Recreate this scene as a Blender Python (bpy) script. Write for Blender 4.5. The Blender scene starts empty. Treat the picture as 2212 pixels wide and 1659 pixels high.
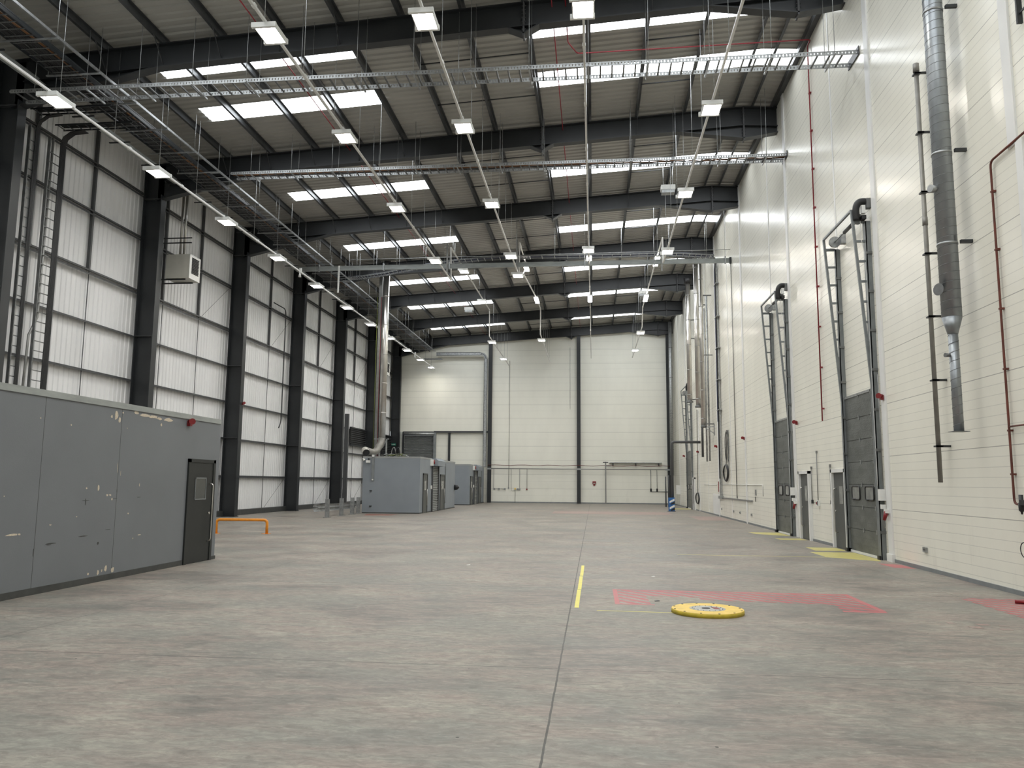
import bpy, math, random
from mathutils import Vector, Matrix
random.seed(7)
C = bpy.context.scene.collection
PI = math.pi

# ------------------------------------------------------------------ materials
def mat(name, col, rough=0.5, metal=0.0, var=0.0, vs=3.0, bump=0.0, bs=30.0, spec=0.5, stretch=(1,1,1)):
    m = bpy.data.materials.new(name); m.use_nodes = True
    nt = m.node_tree; b = nt.nodes['Principled BSDF']
    b.inputs['Base Color'].default_value = (*col, 1)
    b.inputs['Roughness'].default_value = rough
    b.inputs['Metallic'].default_value = metal
    b.inputs['Specular IOR Level'].default_value = spec
    geo = nt.nodes.new('ShaderNodeNewGeometry')
    mp = nt.nodes.new('ShaderNodeVectorMath'); mp.operation = 'MULTIPLY'
    mp.inputs[1].default_value = stretch
    nt.links.new(geo.outputs['Position'], mp.inputs[0])
    if var > 0:
        n = nt.nodes.new('ShaderNodeTexNoise'); n.inputs['Scale'].default_value = vs
        n.inputs['Detail'].default_value = 5
        nt.links.new(mp.outputs[0], n.inputs['Vector'])
        r = nt.nodes.new('ShaderNodeMapRange')
        r.inputs[1].default_value = 0.3; r.inputs[2].default_value = 0.7
        r.inputs[3].default_value = 1 - var; r.inputs[4].default_value = 1 + var
        nt.links.new(n.outputs['Fac'], r.inputs[0])
        mx = nt.nodes.new('ShaderNodeVectorMath'); mx.operation = 'SCALE'
        mx.inputs[0].default_value = col
        nt.links.new(r.outputs[0], mx.inputs['Scale'])
        nt.links.new(mx.outputs[0], b.inputs['Base Color'])
    if bump > 0:
        n2 = nt.nodes.new('ShaderNodeTexNoise'); n2.inputs['Scale'].default_value = bs
        nt.links.new(mp.outputs[0], n2.inputs['Vector'])
        bp = nt.nodes.new('ShaderNodeBump'); bp.inputs['Strength'].default_value = bump
        bp.inputs['Distance'].default_value = 0.02
        nt.links.new(n2.outputs['Fac'], bp.inputs['Height'])
        nt.links.new(bp.outputs[0], b.inputs['Normal'])
    return m

def emit(name, col, s):
    m = bpy.data.materials.new(name); m.use_nodes = True
    nt = m.node_tree; nt.nodes.clear()
    e = nt.nodes.new('ShaderNodeEmission'); o = nt.nodes.new('ShaderNodeOutputMaterial')
    e.inputs[0].default_value = (*col, 1); e.inputs[1].default_value = s
    nt.links.new(e.outputs[0], o.inputs[0])
    return m

def math_node(nt, op, a, b=None):
    n = nt.nodes.new('ShaderNodeMath'); n.operation = op
    for i, v in enumerate((a, b)):
        if v is None: continue
        if isinstance(v, (int, float)): n.inputs[i].default_value = v
        else: nt.links.new(v, n.inputs[i])
    return n.outputs[0]

def line_mask(nt, coord, pos, width):
    """1 on a line of this width at coord == pos"""
    d = math_node(nt, 'ABSOLUTE', math_node(nt, 'SUBTRACT', coord, pos))
    return math_node(nt, 'LESS_THAN', d, width / 2)

def period_mask(nt, coord, period, offset, width):
    s = math_node(nt, 'DIVIDE', math_node(nt, 'SUBTRACT', coord, offset - period / 2), period)
    f = math_node(nt, 'FRACT', s)
    d = math_node(nt, 'ABSOLUTE', math_node(nt, 'SUBTRACT', f, 0.5))
    return math_node(nt, 'LESS_THAN', d, width / 2 / period)

def mixcol(nt, fac, a, b, blend='MIX'):
    n = nt.nodes.new('ShaderNodeMix'); n.data_type = 'RGBA'; n.blend_type = blend
    if isinstance(fac, (int, float)): n.inputs[0].default_value = fac
    else: nt.links.new(fac, n.inputs[0])
    for i, v in ((6, a), (7, b)):
        if isinstance(v, tuple): n.inputs[i].default_value = (*v, 1)
        else: nt.links.new(v, n.inputs[i])
    return n.outputs[2]

def noise(nt, vec, scale, detail=5, rough=0.55, dist=0.0):
    n = nt.nodes.new('ShaderNodeTexNoise')
    n.inputs['Scale'].default_value = scale; n.inputs['Detail'].default_value = detail
    n.inputs['Roughness'].default_value = rough; n.inputs['Distortion'].default_value = dist
    nt.links.new(vec, n.inputs['Vector'])
    return n.outputs['Fac']

def ramp(nt, fac, lo, hi, a=0.0, b=1.0):
    r = nt.nodes.new('ShaderNodeMapRange'); nt.links.new(fac, r.inputs[0])
    r.inputs[1].default_value = lo; r.inputs[2].default_value = hi
    r.inputs[3].default_value = a; r.inputs[4].default_value = b
    return r.outputs[0]

def vmul(nt, vec, s):
    n = nt.nodes.new('ShaderNodeVectorMath'); n.operation = 'MULTIPLY'
    nt.links.new(vec, n.inputs[0]); n.inputs[1].default_value = s
    return n.outputs[0]

def concrete_nodes(nt):
    """returns (colour, roughness, height) of the power-floated slab"""
    pos = nt.nodes.new('ShaderNodeNewGeometry').outputs['Position']
    sx = nt.nodes.new('ShaderNodeSeparateXYZ'); nt.links.new(pos, sx.inputs[0])
    x, y = sx.outputs[0], sx.outputs[1]
    a = noise(nt, vmul(nt, pos, (0.55, 0.75, 1)), 0.9, 8, 0.62, 0.6)
    b = noise(nt, vmul(nt, pos, (1.0, 3.2, 1)), 1.6, 7, 0.65, 0.4)
    g = noise(nt, pos, 26, 4, 0.6)
    c = mixcol(nt, ramp(nt, a, 0.40, 0.60), FL_DK, FL_LT)
    c = mixcol(nt, ramp(nt, b, 0.42, 0.60, 0.0, 0.8), c, FL_WARM)
    h = noise(nt, vmul(nt, pos, (0.8, 1.4, 1)), 2.3, 9, 0.7, 1.2)
    c = mixcol(nt, ramp(nt, h, 0.54, 0.70, 0.0, 0.55), c, FL_STAIN)
    gr = noise(nt, vmul(nt, pos, (0.5, 0.9, 1)), 0.8, 3, 0.5, 0.2)
    c = mixcol(nt, ramp(nt, gr, 0.47, 0.62, 0.0, 0.55), c, FL_GREEN)
    k2 = noise(nt, vmul(nt, pos, (1.0, 2.2, 1)), 7.0, 8, 0.75, 0.8)
    c = mixcol(nt, ramp(nt, k2, 0.40, 0.56, 0.42, 0.0), c, FL_STAIN)
    c = mixcol(nt, ramp(nt, k2, 0.56, 0.68, 0.0, 0.40), c, FL_LT2)
    c = mixcol(nt, ramp(nt, g, 0.3, 0.7, 0.0, 0.13), c, FL_STAIN)
    # tyre and trowel scuffs
    sc = noise(nt, vmul(nt, pos, (0.7, 7.0, 1)), 2.4, 6, 0.7, 2.0)
    c = mixcol(nt, ramp(nt, sc, 0.56, 0.70, 0.0, 0.35), c, FL_LT2)
    # specks
    vo = nt.nodes.new('ShaderNodeTexVoronoi'); vo.inputs['Scale'].default_value = 1.7
    nt.links.new(pos, vo.inputs['Vector'])
    c = mixcol(nt, math_node(nt, 'LESS_THAN', vo.outputs['Distance'], 0.022), c, (0.05, 0.045, 0.04))
    # joints
    wob = ramp(nt, noise(nt, pos, 5, 3), 0, 1, -0.006, 0.006)
    xw = math_node(nt, 'ADD', x, wob); yw = math_node(nt, 'ADD', y, wob)
    m = line_mask(nt, xw, -0.33, 0.016)
    for px_, w in ((-6.35, 0.008), (5.62, 0.008), (-12.3, 0.01)):
        m = math_node(nt, 'MAXIMUM', m, line_mask(nt, xw, px_, w))
    m = math_node(nt, 'MAXIMUM', m, period_mask(nt, yw, 5.6, 7.5, 0.013))
    c = mixcol(nt, math_node(nt, 'MULTIPLY', m, 0.85), c, (0.04, 0.038, 0.035))
    rough = ramp(nt, a, 0.3, 0.7, 0.40, 0.60)
    return c, rough, g

FL_DK = (0.166, 0.156, 0.137); FL_LT = (0.362, 0.335, 0.280); FL_WARM = (0.312, 0.250, 0.214)
FL_STAIN = (0.088, 0.080, 0.073); FL_GREEN = (0.222, 0.230, 0.200); FL_LT2 = (0.44, 0.415, 0.355)

def floor_mat():
    m = bpy.data.materials.new('polished_concrete'); m.use_nodes = True
    nt = m.node_tree; b = nt.nodes['Principled BSDF']
    c, r, g = concrete_nodes(nt)
    nt.links.new(c, b.inputs['Base Color']); nt.links.new(r, b.inputs['Roughness'])
    b.inputs['Specular IOR Level'].default_value = 0.4
    bp = nt.nodes.new('ShaderNodeBump'); bp.inputs['Strength'].default_value = 0.05
    bp.inputs['Distance'].default_value = 0.01
    nt.links.new(g, bp.inputs['Height']); nt.links.new(bp.outputs[0], b.inputs['Normal'])
    return m

def paint_mat(name, col, wear=0.5, stripes=False):
    m = bpy.data.materials.new(name); m.use_nodes = True
    nt = m.node_tree; b = nt.nodes['Principled BSDF']
    c, r, g = concrete_nodes(nt)
    pos = nt.nodes.new('ShaderNodeNewGeometry').outputs['Position']
    w = ramp(nt, noise(nt, vmul(nt, pos, (1, 2, 1)), 5.0, 8, 0.7), 0.38, 0.62, 1 - wear, 1.0)
    if stripes:
        sx = nt.nodes.new('ShaderNodeSeparateXYZ'); nt.links.new(pos, sx.inputs[0])
        s = math_node(nt, 'ADD', math_node(nt, 'MULTIPLY', sx.outputs[0], 1.0), math_node(nt, 'MULTIPLY', sx.outputs[1], 0.83))
        st = math_node(nt, 'LESS_THAN', math_node(nt, 'FRACT', math_node(nt, 'DIVIDE', s, 0.26)), 0.55)
        w = math_node(nt, 'MULTIPLY', w, ramp(nt, st, 0, 1, 0.0, 1.0))
    cc = mixcol(nt, w, c, col)
    nt.links.new(cc, b.inputs['Base Color']); b.inputs['Roughness'].default_value = 0.5
    return m

def panel_mat(name, col, pitch, joint, joff=0.0, rough=0.3, var=0.03, gdepth=0.4, bumpy=0.03):
    """composite wall panels lying horizontally: fine grooves each <pitch>, a dark joint each <joint>"""
    m = bpy.data.materials.new(name); m.use_nodes = True
    nt = m.node_tree; b = nt.nodes['Principled BSDF']
    pos = nt.nodes.new('ShaderNodeNewGeometry').outputs['Position']
    sx = nt.nodes.new('ShaderNodeSeparateXYZ'); nt.links.new(pos, sx.inputs[0]); z = sx.outputs[2]
    g = period_mask(nt, z, pitch, joff, 0.012)
    j = period_mask(nt, z, joint, joff, 0.014)
    n = noise(nt, vmul(nt, pos, (1, 1, 0.35)), 0.9, 5, 0.6)
    c = mixcol(nt, ramp(nt, n, 0.35, 0.7), tuple(v * (1 - var) for v in col), tuple(min(1, v * (1 + var)) for v in col))
    d = noise(nt, vmul(nt, pos, (1, 2.5, 0.5)), 1.3, 7, 0.7)
    low = ramp(nt, z, 0.0, 1.6, 1.0, 0.0)
    c = mixcol(nt, math_node(nt, 'MULTIPLY', ramp(nt, d, 0.55, 0.75, 0.0, 0.28), low), c, (0.38, 0.36, 0.32))
    c = mixcol(nt, math_node(nt, 'MULTIPLY', g, 0.30), c, (0.3, 0.3, 0.28))
    c = mixcol(nt, math_node(nt, 'MULTIPLY', j, 0.5), c, (0.16, 0.16, 0.15))
    nt.links.new(c, b.inputs['Base Color'])
    nt.links.new(ramp(nt, n, 0.3, 0.7, rough - 0.01, rough + 0.02), b.inputs['Roughness'])
    bp = nt.nodes.new('ShaderNodeBump'); bp.inputs['Strength'].default_value = gdepth; bp.inputs['Distance'].default_value = 0.006
    inv = math_node(nt, 'SUBTRACT', 1.0, g)
    fine = math_node(nt, 'MULTIPLY', noise(nt, vmul(nt, pos, (1, 2, 1)), 60, 2), bumpy)
    nt.links.new(math_node(nt, 'ADD', inv, fine), bp.inputs['Height'])
    nt.links.new(bp.outputs[0], b.inputs['Normal'])
    return m

M = {}
M['floor'] = floor_mat()
M['wall_right'] = panel_mat('cream_composite_panel', (0.83, 0.81, 0.715), 1.2 / 7, 1.2, -0.03, 0.24, bumpy=0.012)
M['wall_far'] = panel_mat('cream_far_panel', (0.83, 0.82, 0.735), 0.6, 1.19, 0.02, 0.55, gdepth=0.1)
M['liner'] = mat('white_liner_sheet', (0.76, 0.76, 0.765), 0.5, 0, 0.04, 1.5, stretch=(1, 1, 0.3))
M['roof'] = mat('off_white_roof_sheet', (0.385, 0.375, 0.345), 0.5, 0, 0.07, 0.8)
M['steel'] = mat('charcoal_painted_steel', (0.021, 0.0235, 0.026), 0.42, 0, 0.12, 2.0)
M['steel_lt'] = mat('grey_painted_steel', (0.062, 0.064, 0.067), 0.45, 0, 0.1, 2.0)
M['galv'] = mat('galvanised_steel', (0.36, 0.37, 0.37), 0.42, 0.75, 0.22, 9.0)
M['galv_dk'] = mat('dull_galvanised_steel', (0.17, 0.175, 0.175), 0.5, 0.55, 0.2, 6.0)
M['guide'] = mat('grey_door_track_steel', (0.20, 0.215, 0.22), 0.45, 0.35, 0.12, 5.0)
M['spiral'] = mat('spiral_duct_zinc', (0.30, 0.32, 0.335), 0.36, 0.75, 0.1, 5.0)
M['inox'] = mat('stainless_flue', (0.58, 0.56, 0.53), 0.28, 0.95, 0.1, 3.0)
M['purlin'] = mat('purlin_zinc', (0.085, 0.09, 0.095), 0.4, 0.45, 0.15, 3.0)
M['black'] = mat('black_rubber', (0.012, 0.012, 0.013), 0.5, 0, 0.1, 9.0)
M['cable_blue'] = mat('dark_blue_cable', (0.012, 0.018, 0.06), 0.45, 0, 0.1, 9.0)
M['cable_brown'] = mat('brown_cable', (0.16, 0.07, 0.025), 0.5, 0, 0.1, 9.0)
M['cable_green'] = mat('green_yellow_cable', (0.14, 0.17, 0.03), 0.5, 0, 0.1, 9.0)
M['white'] = mat('white_plastic', (0.75, 0.75, 0.72), 0.4, 0, 0.03, 9.0)
M['trim'] = mat('white_flashing', (0.76, 0.76, 0.74), 0.4, 0, 0.03, 2.0)
M['track'] = mat('white_lighting_trunking', (0.72, 0.71, 0.68), 0.45, 0, 0.05, 4.0)
M['red'] = mat('red_plastic', (0.20, 0.008, 0.011), 0.4, 0, 0.1, 9.0)
M['redpipe'] = mat('red_pipe_paint', (0.22, 0.012, 0.02), 0.42, 0, 0.1, 5.0)
M['rust'] = mat('rusty_pipe', (0.13, 0.035, 0.022), 0.6, 0.1, 0.35, 5.0)
M['yellow'] = mat('yellow_paint_metal', (0.78, 0.55, 0.12), 0.5, 0, 0.12, 7.0)
M['yellow_dk'] = mat('yellow_paint_rim', (0.55, 0.42, 0.04), 0.5, 0, 0.2, 9.0)
M['orange'] = mat('amber_barrier_paint', (0.75, 0.27, 0.02), 0.38, 0, 0.08, 7.0)
M['room'] = mat('grey_painted_board', (0.175, 0.186, 0.202), 0.48, 0, 0.06, 0.8, bump=0.05, bs=60)
M['booth'] = mat('blue_grey_booth_paint', (0.235, 0.262, 0.29), 0.5, 0, 0.05, 1.2)
M['booth_lt'] = mat('light_booth_strip', (0.30, 0.31, 0.31), 0.5, 0, 0.05, 1.2)
M['flash'] = mat('flashing_strip', (0.33, 0.35, 0.34), 0.45, 0.1, 0.14, 2.5, stretch=(1, 1, 4))
M['door_dk'] = mat('dark_door_paint', (0.016, 0.018, 0.0175), 0.5, 0, 0.05, 3.0)
M['door_gr'] = mat('grey_door_leaf', (0.075, 0.08, 0.077), 0.45, 0, 0.05, 3.0)
M['sect'] = mat('sectional_door_panel', (0.105, 0.112, 0.105), 0.42, 0.1, 0.28, 2.2, bump=0.25, bs=14, stretch=(1, 1, 2))
M['shut'] = mat('roller_shutter_slats', (0.27, 0.28, 0.275), 0.45, 0.3, 0.08, 4.0)
M['shut_dk'] = mat('dark_roller_shutter', (0.26, 0.27, 0.27), 0.45, 0.3, 0.08, 4.0)
M['glass'] = mat('door_glass', (0.045, 0.05, 0.047), 0.12, 0, 0, spec=0.8)
M['glass_lt'] = mat('frosted_door_window', (0.22, 0.225, 0.215), 0.15, 0, 0.3, 4.0, spec=0.8)
M['heater'] = mat('beige_heater_casing', (0.50, 0.49, 0.44), 0.4, 0.1, 0.05, 3.0)
M['filler'] = mat('bare_filler', (0.62, 0.54, 0.43), 0.8, 0, 0.15, 30.0)
M['skirt'] = mat('dark_skirting', (0.055, 0.057, 0.055), 0.55, 0, 0.2, 5.0)
M['kerb'] = mat('grey_base_angle', (0.22, 0.235, 0.24), 0.5, 0.2, 0.12, 4.0)
M['conduit'] = mat('grey_conduit', (0.25, 0.25, 0.24), 0.45, 0.4, 0.1, 7.0)
M['pipe_gr'] = mat('brown_grey_pipe', (0.245, 0.235, 0.215), 0.45, 0.4, 0.15, 5.0)
M['green'] = mat('exit_sign_green', (0.01, 0.20, 0.13), 0.4)
M['blue'] = mat('blue_guard', (0.02, 0.12, 0.35), 0.4)
M['disc_gr'] = mat('worn_grey_centre', (0.42, 0.42, 0.39), 0.5, 0, 0.3, 22.0)
M['led'] = emit('led_panel_light', (1.0, 0.95, 0.86), 38.0)
M['sky'] = emit('daylit_rooflight', (0.93, 0.97, 1.0), 4.2)
M['p_red'] = paint_mat('red_hatch_paint', (0.42, 0.085, 0.10), 0.30, True)
M['p_red_line'] = paint_mat('red_line_paint', (0.50, 0.12, 0.13), 0.4)
M['p_pink'] = paint_mat('faded_red_paint', (0.36, 0.215, 0.19), 1.0)
M['p_yel'] = paint_mat('yellow_floor_paint', (0.62, 0.55, 0.16), 0.35)
M['p_yel2'] = paint_mat('yellow_tape', (0.78, 0.70, 0.14), 0.15)
M['p_rust'] = paint_mat('rust_red_stain', (0.24, 0.055, 0.03), 0.4)

# ------------------------------------------------------------------ mesh builder
ORG = {}
class MB:
    def __init__(s): s.v = []; s.f = []; s.sm = []
    def poly(s, pts, faces, smooth=False):
        k = len(s.v); s.v += [tuple(p) for p in pts]
        for f in faces: s.f.append([k + i for i in f]); s.sm.append(smooth)
        return s
    def box(s, x0, x1, y0, y1, z0, z1):
        p = [(x, y, z) for x in (x0, x1) for y in (y0, y1) for z in (z0, z1)]
        return s.poly(p, [(0,1,3,2),(4,6,7,5),(0,4,5,1),(2,3,7,6),(0,2,6,4),(1,5,7,3)])
    def bar(s, a, b, w, h, up=(0, 0, 1)):
        a, b = Vector(a), Vector(b); d = (b - a).normalized(); u = Vector(up)
        if abs(d.dot(u)) > 0.98: u = Vector((0, 1, 0))
        r = d.cross(u).normalized(); u = r.cross(d)
        p = [q + r * (i * w / 2) + u * (j * h / 2) for q in (a, b) for i in (-1, 1) for j in (-1, 1)]
        return s.poly(p, [(0,1,3,2),(4,6,7,5),(0,4,5,1),(2,3,7,6),(0,2,6,4),(1,5,7,3)])
    def tube(s, pts, r, n=10, caps=True, radii=None):
        pts = [Vector(p) for p in pts]; k = len(s.v); prev = None
        for i, p in enumerate(pts):
            t = (pts[min(i + 1, len(pts) - 1)] - pts[max(i - 1, 0)]).normalized()
            if prev is None:
                u = Vector((0, 0, 1)) if abs(t.z) < 0.9 else Vector((1, 0, 0))
                u = (u - t * u.dot(t)).normalized()
            else: u = (prev - t * prev.dot(t)).normalized()
            prev = u; w = t.cross(u); rr = radii[i] if radii else r
            for j in range(n):
                a = 2 * PI * j / n; s.v.append(tuple(p + (u * math.cos(a) + w * math.sin(a)) * rr))
        for i in range(len(pts) - 1):
            for j in range(n):
                q = (j + 1) % n
                s.f.append([k + i*n + j, k + i*n + q, k + (i+1)*n + q, k + (i+1)*n + j]); s.sm.append(True)
        if caps:
            s.f.append([k + j for j in range(n)][::-1]); s.sm.append(False)
            e = k + (len(pts) - 1) * n; s.f.append([e + j for j in range(n)]); s.sm.append(False)
        return s
    def cyl(s, c, r, h, axis='z', n=20):
        c = Vector(c); d = {'x': Vector((h, 0, 0)), 'y': Vector((0, h, 0)), 'z': Vector((0, 0, h))}[axis]
        return s.tube([c, c + d], r, n)
    def prism(s, pts2, axis, a, b):
        """closed polygon pts2 in the plane normal to axis, extruded from a to b"""
        def P(p, t): return {'x': (t, p[0], p[1]), 'y': (p[0], t, p[1]), 'z': (p[0], p[1], t)}[axis]
        n = len(pts2); v = [P(p, a) for p in pts2] + [P(p, b) for p in pts2]
        f = [list(range(n))[::-1], list(range(n, 2 * n))] + [(i, (i + 1) % n, n + (i + 1) % n, n + i) for i in range(n)]
        return s.poly(v, f)
    def mesh(s, name, m, org=(0, 0, 0)):
        me = bpy.data.meshes.new(name)
        me.from_pydata([(a - org[0], b - org[1], c - org[2]) for a, b, c in s.v], [], s.f)
        me.polygons.foreach_set('use_smooth', s.sm)
        me.materials.append(M[m]); me.update()
        return me
    def build(s, name, m, parent=None, org=None):
        if parent is not None: o_ = ORG[parent.name]
        else: o_ = org or (0, 0, 0)
        ob = bpy.data.objects.new(name, s.mesh(name, m, o_)); C.objects.link(ob)
        if parent is not None: ob.parent = parent
        else: ob.location = o_
        ORG[ob.name] = o_
        return ob

def thing(name, label, cat, loc, group=None, kind=None):
    o = bpy.data.objects.new(name, None); C.objects.link(o); o.location = loc
    o.empty_display_size = 0.2; ORG[o.name] = tuple(loc)
    return tag(o, label, cat, group, kind)
def tag(o, label=None, cat=None, group=None, kind=None):
    if label: o['label'] = label
    if cat: o['category'] = cat
    if group: o['group'] = group
    if kind: o['kind'] = kind
    return o
def struct(o, label=None):
    o['kind'] = 'structure'
    if label: o['label'] = label
    return o
def share(src, parent, loc, name=None):
    """another object with the same mesh, at an offset from its parent"""
    o = src.copy(); C.objects.link(o); o.parent = parent; o.location = loc
    ORG[o.name] = ORG[src.name]
    return o
def copy_tree(o, loc):
    r = o.copy(); C.objects.link(r); r.location = loc; ORG[r.name] = tuple(loc)
    for ch in list(o.children):
        c = ch.copy(); C.objects.link(c); c.parent = r
        for g in list(ch.children):
            d = g.copy(); C.objects.link(d); d.parent = c
    return r
ORD = ['nearest', 'second', 'third', 'fourth', 'fifth', 'sixth', 'seventh', 'eighth', 'ninth', 'tenth', 'eleventh', 'twelfth', 'thirteenth', 'fourteenth']

def rcorner(pts, r=0.12, k=4):
    out = [Vector(pts[0])]
    for a, b, c in zip(pts, pts[1:], pts[2:]):
        a, b, c = Vector(a), Vector(b), Vector(c); d1 = (a - b).normalized(); d2 = (c - b).normalized()
        p, q = b + d1 * r, b + d2 * r
        for i in range(k + 1):
            u = i / k; out.append((1 - u) ** 2 * p + 2 * u * (1 - u) * b + u * u * q)
    return out + [Vector(pts[-1])]

# ------------------------------------------------------------------ the shell
XL, XR, YF, YB = -17.70, 6.70, 66.80, -10.6
AP = 5.5
def roof_z(x): return 15.10 + 0.0632 * (x if x <= AP else 2 * AP - x)     # underside of purlins = top of rafters
FR = [20.3 + 7.7 * k for k in range(-4, 7)]                               # portal frames
VIS = [20.3 + 7.7 * k for k in range(7)]

struct(MB().box(-19, 8.5, YB - 1, YF + 1, -0.3, 0).build('floor', 'floor'))

# rooflights: two bands per bay on either side
SK_X = [(-13.55, -7.20), (-1.95, 6.95)]
SK_OFF = [1.08, 4.10]; SK_W = 1.0
ZS = 0.20
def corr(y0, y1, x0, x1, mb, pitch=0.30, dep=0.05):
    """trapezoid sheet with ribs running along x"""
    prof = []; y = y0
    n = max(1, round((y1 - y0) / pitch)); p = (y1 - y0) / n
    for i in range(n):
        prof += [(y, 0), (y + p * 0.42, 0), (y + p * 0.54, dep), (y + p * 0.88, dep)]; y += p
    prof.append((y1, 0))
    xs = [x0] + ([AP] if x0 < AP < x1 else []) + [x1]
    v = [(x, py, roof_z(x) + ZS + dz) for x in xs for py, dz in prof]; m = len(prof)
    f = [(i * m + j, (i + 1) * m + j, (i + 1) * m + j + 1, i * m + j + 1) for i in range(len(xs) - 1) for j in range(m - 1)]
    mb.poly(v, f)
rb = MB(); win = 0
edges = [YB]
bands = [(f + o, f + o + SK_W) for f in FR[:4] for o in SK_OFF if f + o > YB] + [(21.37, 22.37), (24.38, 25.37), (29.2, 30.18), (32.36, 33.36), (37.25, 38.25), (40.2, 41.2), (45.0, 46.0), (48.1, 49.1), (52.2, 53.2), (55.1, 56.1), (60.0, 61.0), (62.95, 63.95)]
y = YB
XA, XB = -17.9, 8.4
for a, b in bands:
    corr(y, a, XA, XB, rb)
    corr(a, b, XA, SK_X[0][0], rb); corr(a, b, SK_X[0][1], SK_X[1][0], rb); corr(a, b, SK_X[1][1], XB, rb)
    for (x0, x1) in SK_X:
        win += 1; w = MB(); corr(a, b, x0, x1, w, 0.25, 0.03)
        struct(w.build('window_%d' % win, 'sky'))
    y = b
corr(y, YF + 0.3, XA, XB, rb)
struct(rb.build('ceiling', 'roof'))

# left wall liner sheet with vertical ribs
lb = MB(); prof = []; yy = YB; p = 0.25
while yy < YF:
    prof += [(XL, yy), (XL, yy + p * 0.6), (XL + 0.03, yy + p * 0.7), (XL + 0.03, yy + p * 0.9)]; yy += p
m_ = len(prof)
lb.poly([(x, yq, z) for z in (0.0, 14.3) for x, yq in prof], [(j, j + 1, m_ + j + 1, m_ + j) for j in range(m_ - 1)])
struct(lb.build('wall_left', 'liner'))
struct(MB().box(XR, XR + 0.15, YB, YF, 0, 16).build('wall_right', 'wall_right'))
struct(MB().box(XL - 0.2, 8, YB - 0.2, YB, 0, 16).build('wall_near', 'wall_far'))
fw = MB(); fw.box(-9.0, 6.9, YF, YF + 0.2, 0, 16); fw.box(-17.9, -9.0, YF, YF + 0.2, 6.05, 16); fw.box(-13.75, -9.0, YF + 0.12, YF + 0.3, 0, 6.05)
fw.box(-17.9, -13.75, YF + 0.3, YF + 0.5, 0, 6.1)
struct(fw.build('wall_far', 'wall_far'))
struct(MB().box(XL, XL + 0.32, YB, YF, 0, 0.26).build('baseboard_left', 'skirt'))
kb = MB()
for a, b in ((YB, 18.62), (22.96, 25.22), (29.9, 53.1), (57.5, YF)): kb.box(XR - 0.025, XR + 0.01, a, b, 0, 0.075)
struct(kb.build('baseboard_right', 'kerb'))
struct(MB().box(-8.9, 6.6, YF - 0.02, YF + 0.01, 0, 0.10).build('baseboard_far', 'kerb'))
# flashings on the right wall
tn = 0
def trim(y, w, z0, z1, d=0.035):
    global tn; tn += 1
    struct(MB().box(XR - d, XR + 0.01, y - w / 2, y + w / 2, z0, z1).build('trim_%d' % tn, 'trim'))
trim(12.68, 0.26, 7.1, 15.6); trim(12.45, 0.2, 0.0, 7.1, 0.06)
for yt in (18.80, 27.05, 35.60, 43.20, 51.1, 57.75): trim(yt, 0.26, 0.0, 15.5)
for yt in (21.75, 29.85): trim(yt, 0.09, 4.1, 15.5, 0.015)
trim(39.4, 0.09, 0, 15.5, 0.015); trim(47.2, 0.09, 0, 15.5, 0.015); trim(62.6, 0.09, 0, 15.5, 0.015)
trim(18.80, 0.34, 0.0, 0.17, 0.07)

# ------------------------------------------------------------------ portal frames
def i_beam_parts(yc, parent):
    W = 0.15; xs0, xs1 = -17.0, 8.3; D = 0.72
    top = lambda x: roof_z(x) - 0.005
    bot = lambda x: roof_z(x) - D
    # web outline with haunches
    web = [(xs0, top(xs0)), (AP, top(AP)), (xs1, top(xs1)), (xs1, bot(xs1)), (7.75, bot(7.75)), (AP, 14.24), (3.1, bot(3.1)),
           (-1.45, bot(-1.45)), (-1.88, bot(-1.88) - 0.22), (-2.33, bot(-2.33)), (-12.6, bot(-12.6)), (xs0, 12.55)]
    b = MB().prism(web, 'y', yc - 0.012, yc + 0.012)
    def flange(pts, t=0.035):
        for (x0, z0), (x1, z1) in zip(pts, pts[1:]):
            v = [(x, yc + s * W, z + dz) for x, z in ((x0, z0), (x1, z1)) for s in (-1, 1) for dz in (-t / 2, t / 2)]
            b.poly(v, [(0,1,3,2),(4,6,7,5),(0,4,5,1),(2,3,7,6),(0,2,6,4),(1,5,7,3)])
    flange([(xs0, top(xs0) - .02), (AP, top(AP) - .02), (xs1, top(xs1) - .02)])
    flange([(xs0, 12.55), (-12.6, bot(-12.6)), (-2.33, bot(-2.33)), (-1.88, bot(-1.88) - .22), (-1.45, bot(-1.45)), (3.1, bot(3.1)), (AP, 14.24), (7.75, bot(7.75)), (xs1, bot(xs1))])
    flange([(3.1, bot(3.1)), (AP, bot(AP)), (7.75, bot(7.75))], 0.025)
    flange([(-2.33, bot(-2.33)), (-1.45, bot(-1.45))], 0.025)
    flange([(-12.6, bot(-12.6)), (-16.7, bot(-16.7))], 0.02)
    b.build('rafter_web_and_flanges', 'steel', parent)
    for xp, zb in ((-1.88, bot(-1.88) - 0.3), (AP, 14.16)):
        q = MB().box(xp - 0.025, xp + 0.025, yc - W, yc + W, zb, top(xp))
        z = zb + 0.1
        while z < top(xp) - 0.05:
            for s in (-0.1, 0.1): q.cyl((xp - 0.06, yc + s, z), 0.017, 0.12, 'x', 6)
            z += 0.115
        q.build('splice_plate', 'steel_lt', parent)
PUR = [-1.87 + 1.76 * k for k in range(-8, 5)] + [5.12, 5.86]
PUR = sorted(set(round(x, 2) for x in PUR if x < 5.0)) + [5.20, 5.86]
rafts = []
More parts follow.
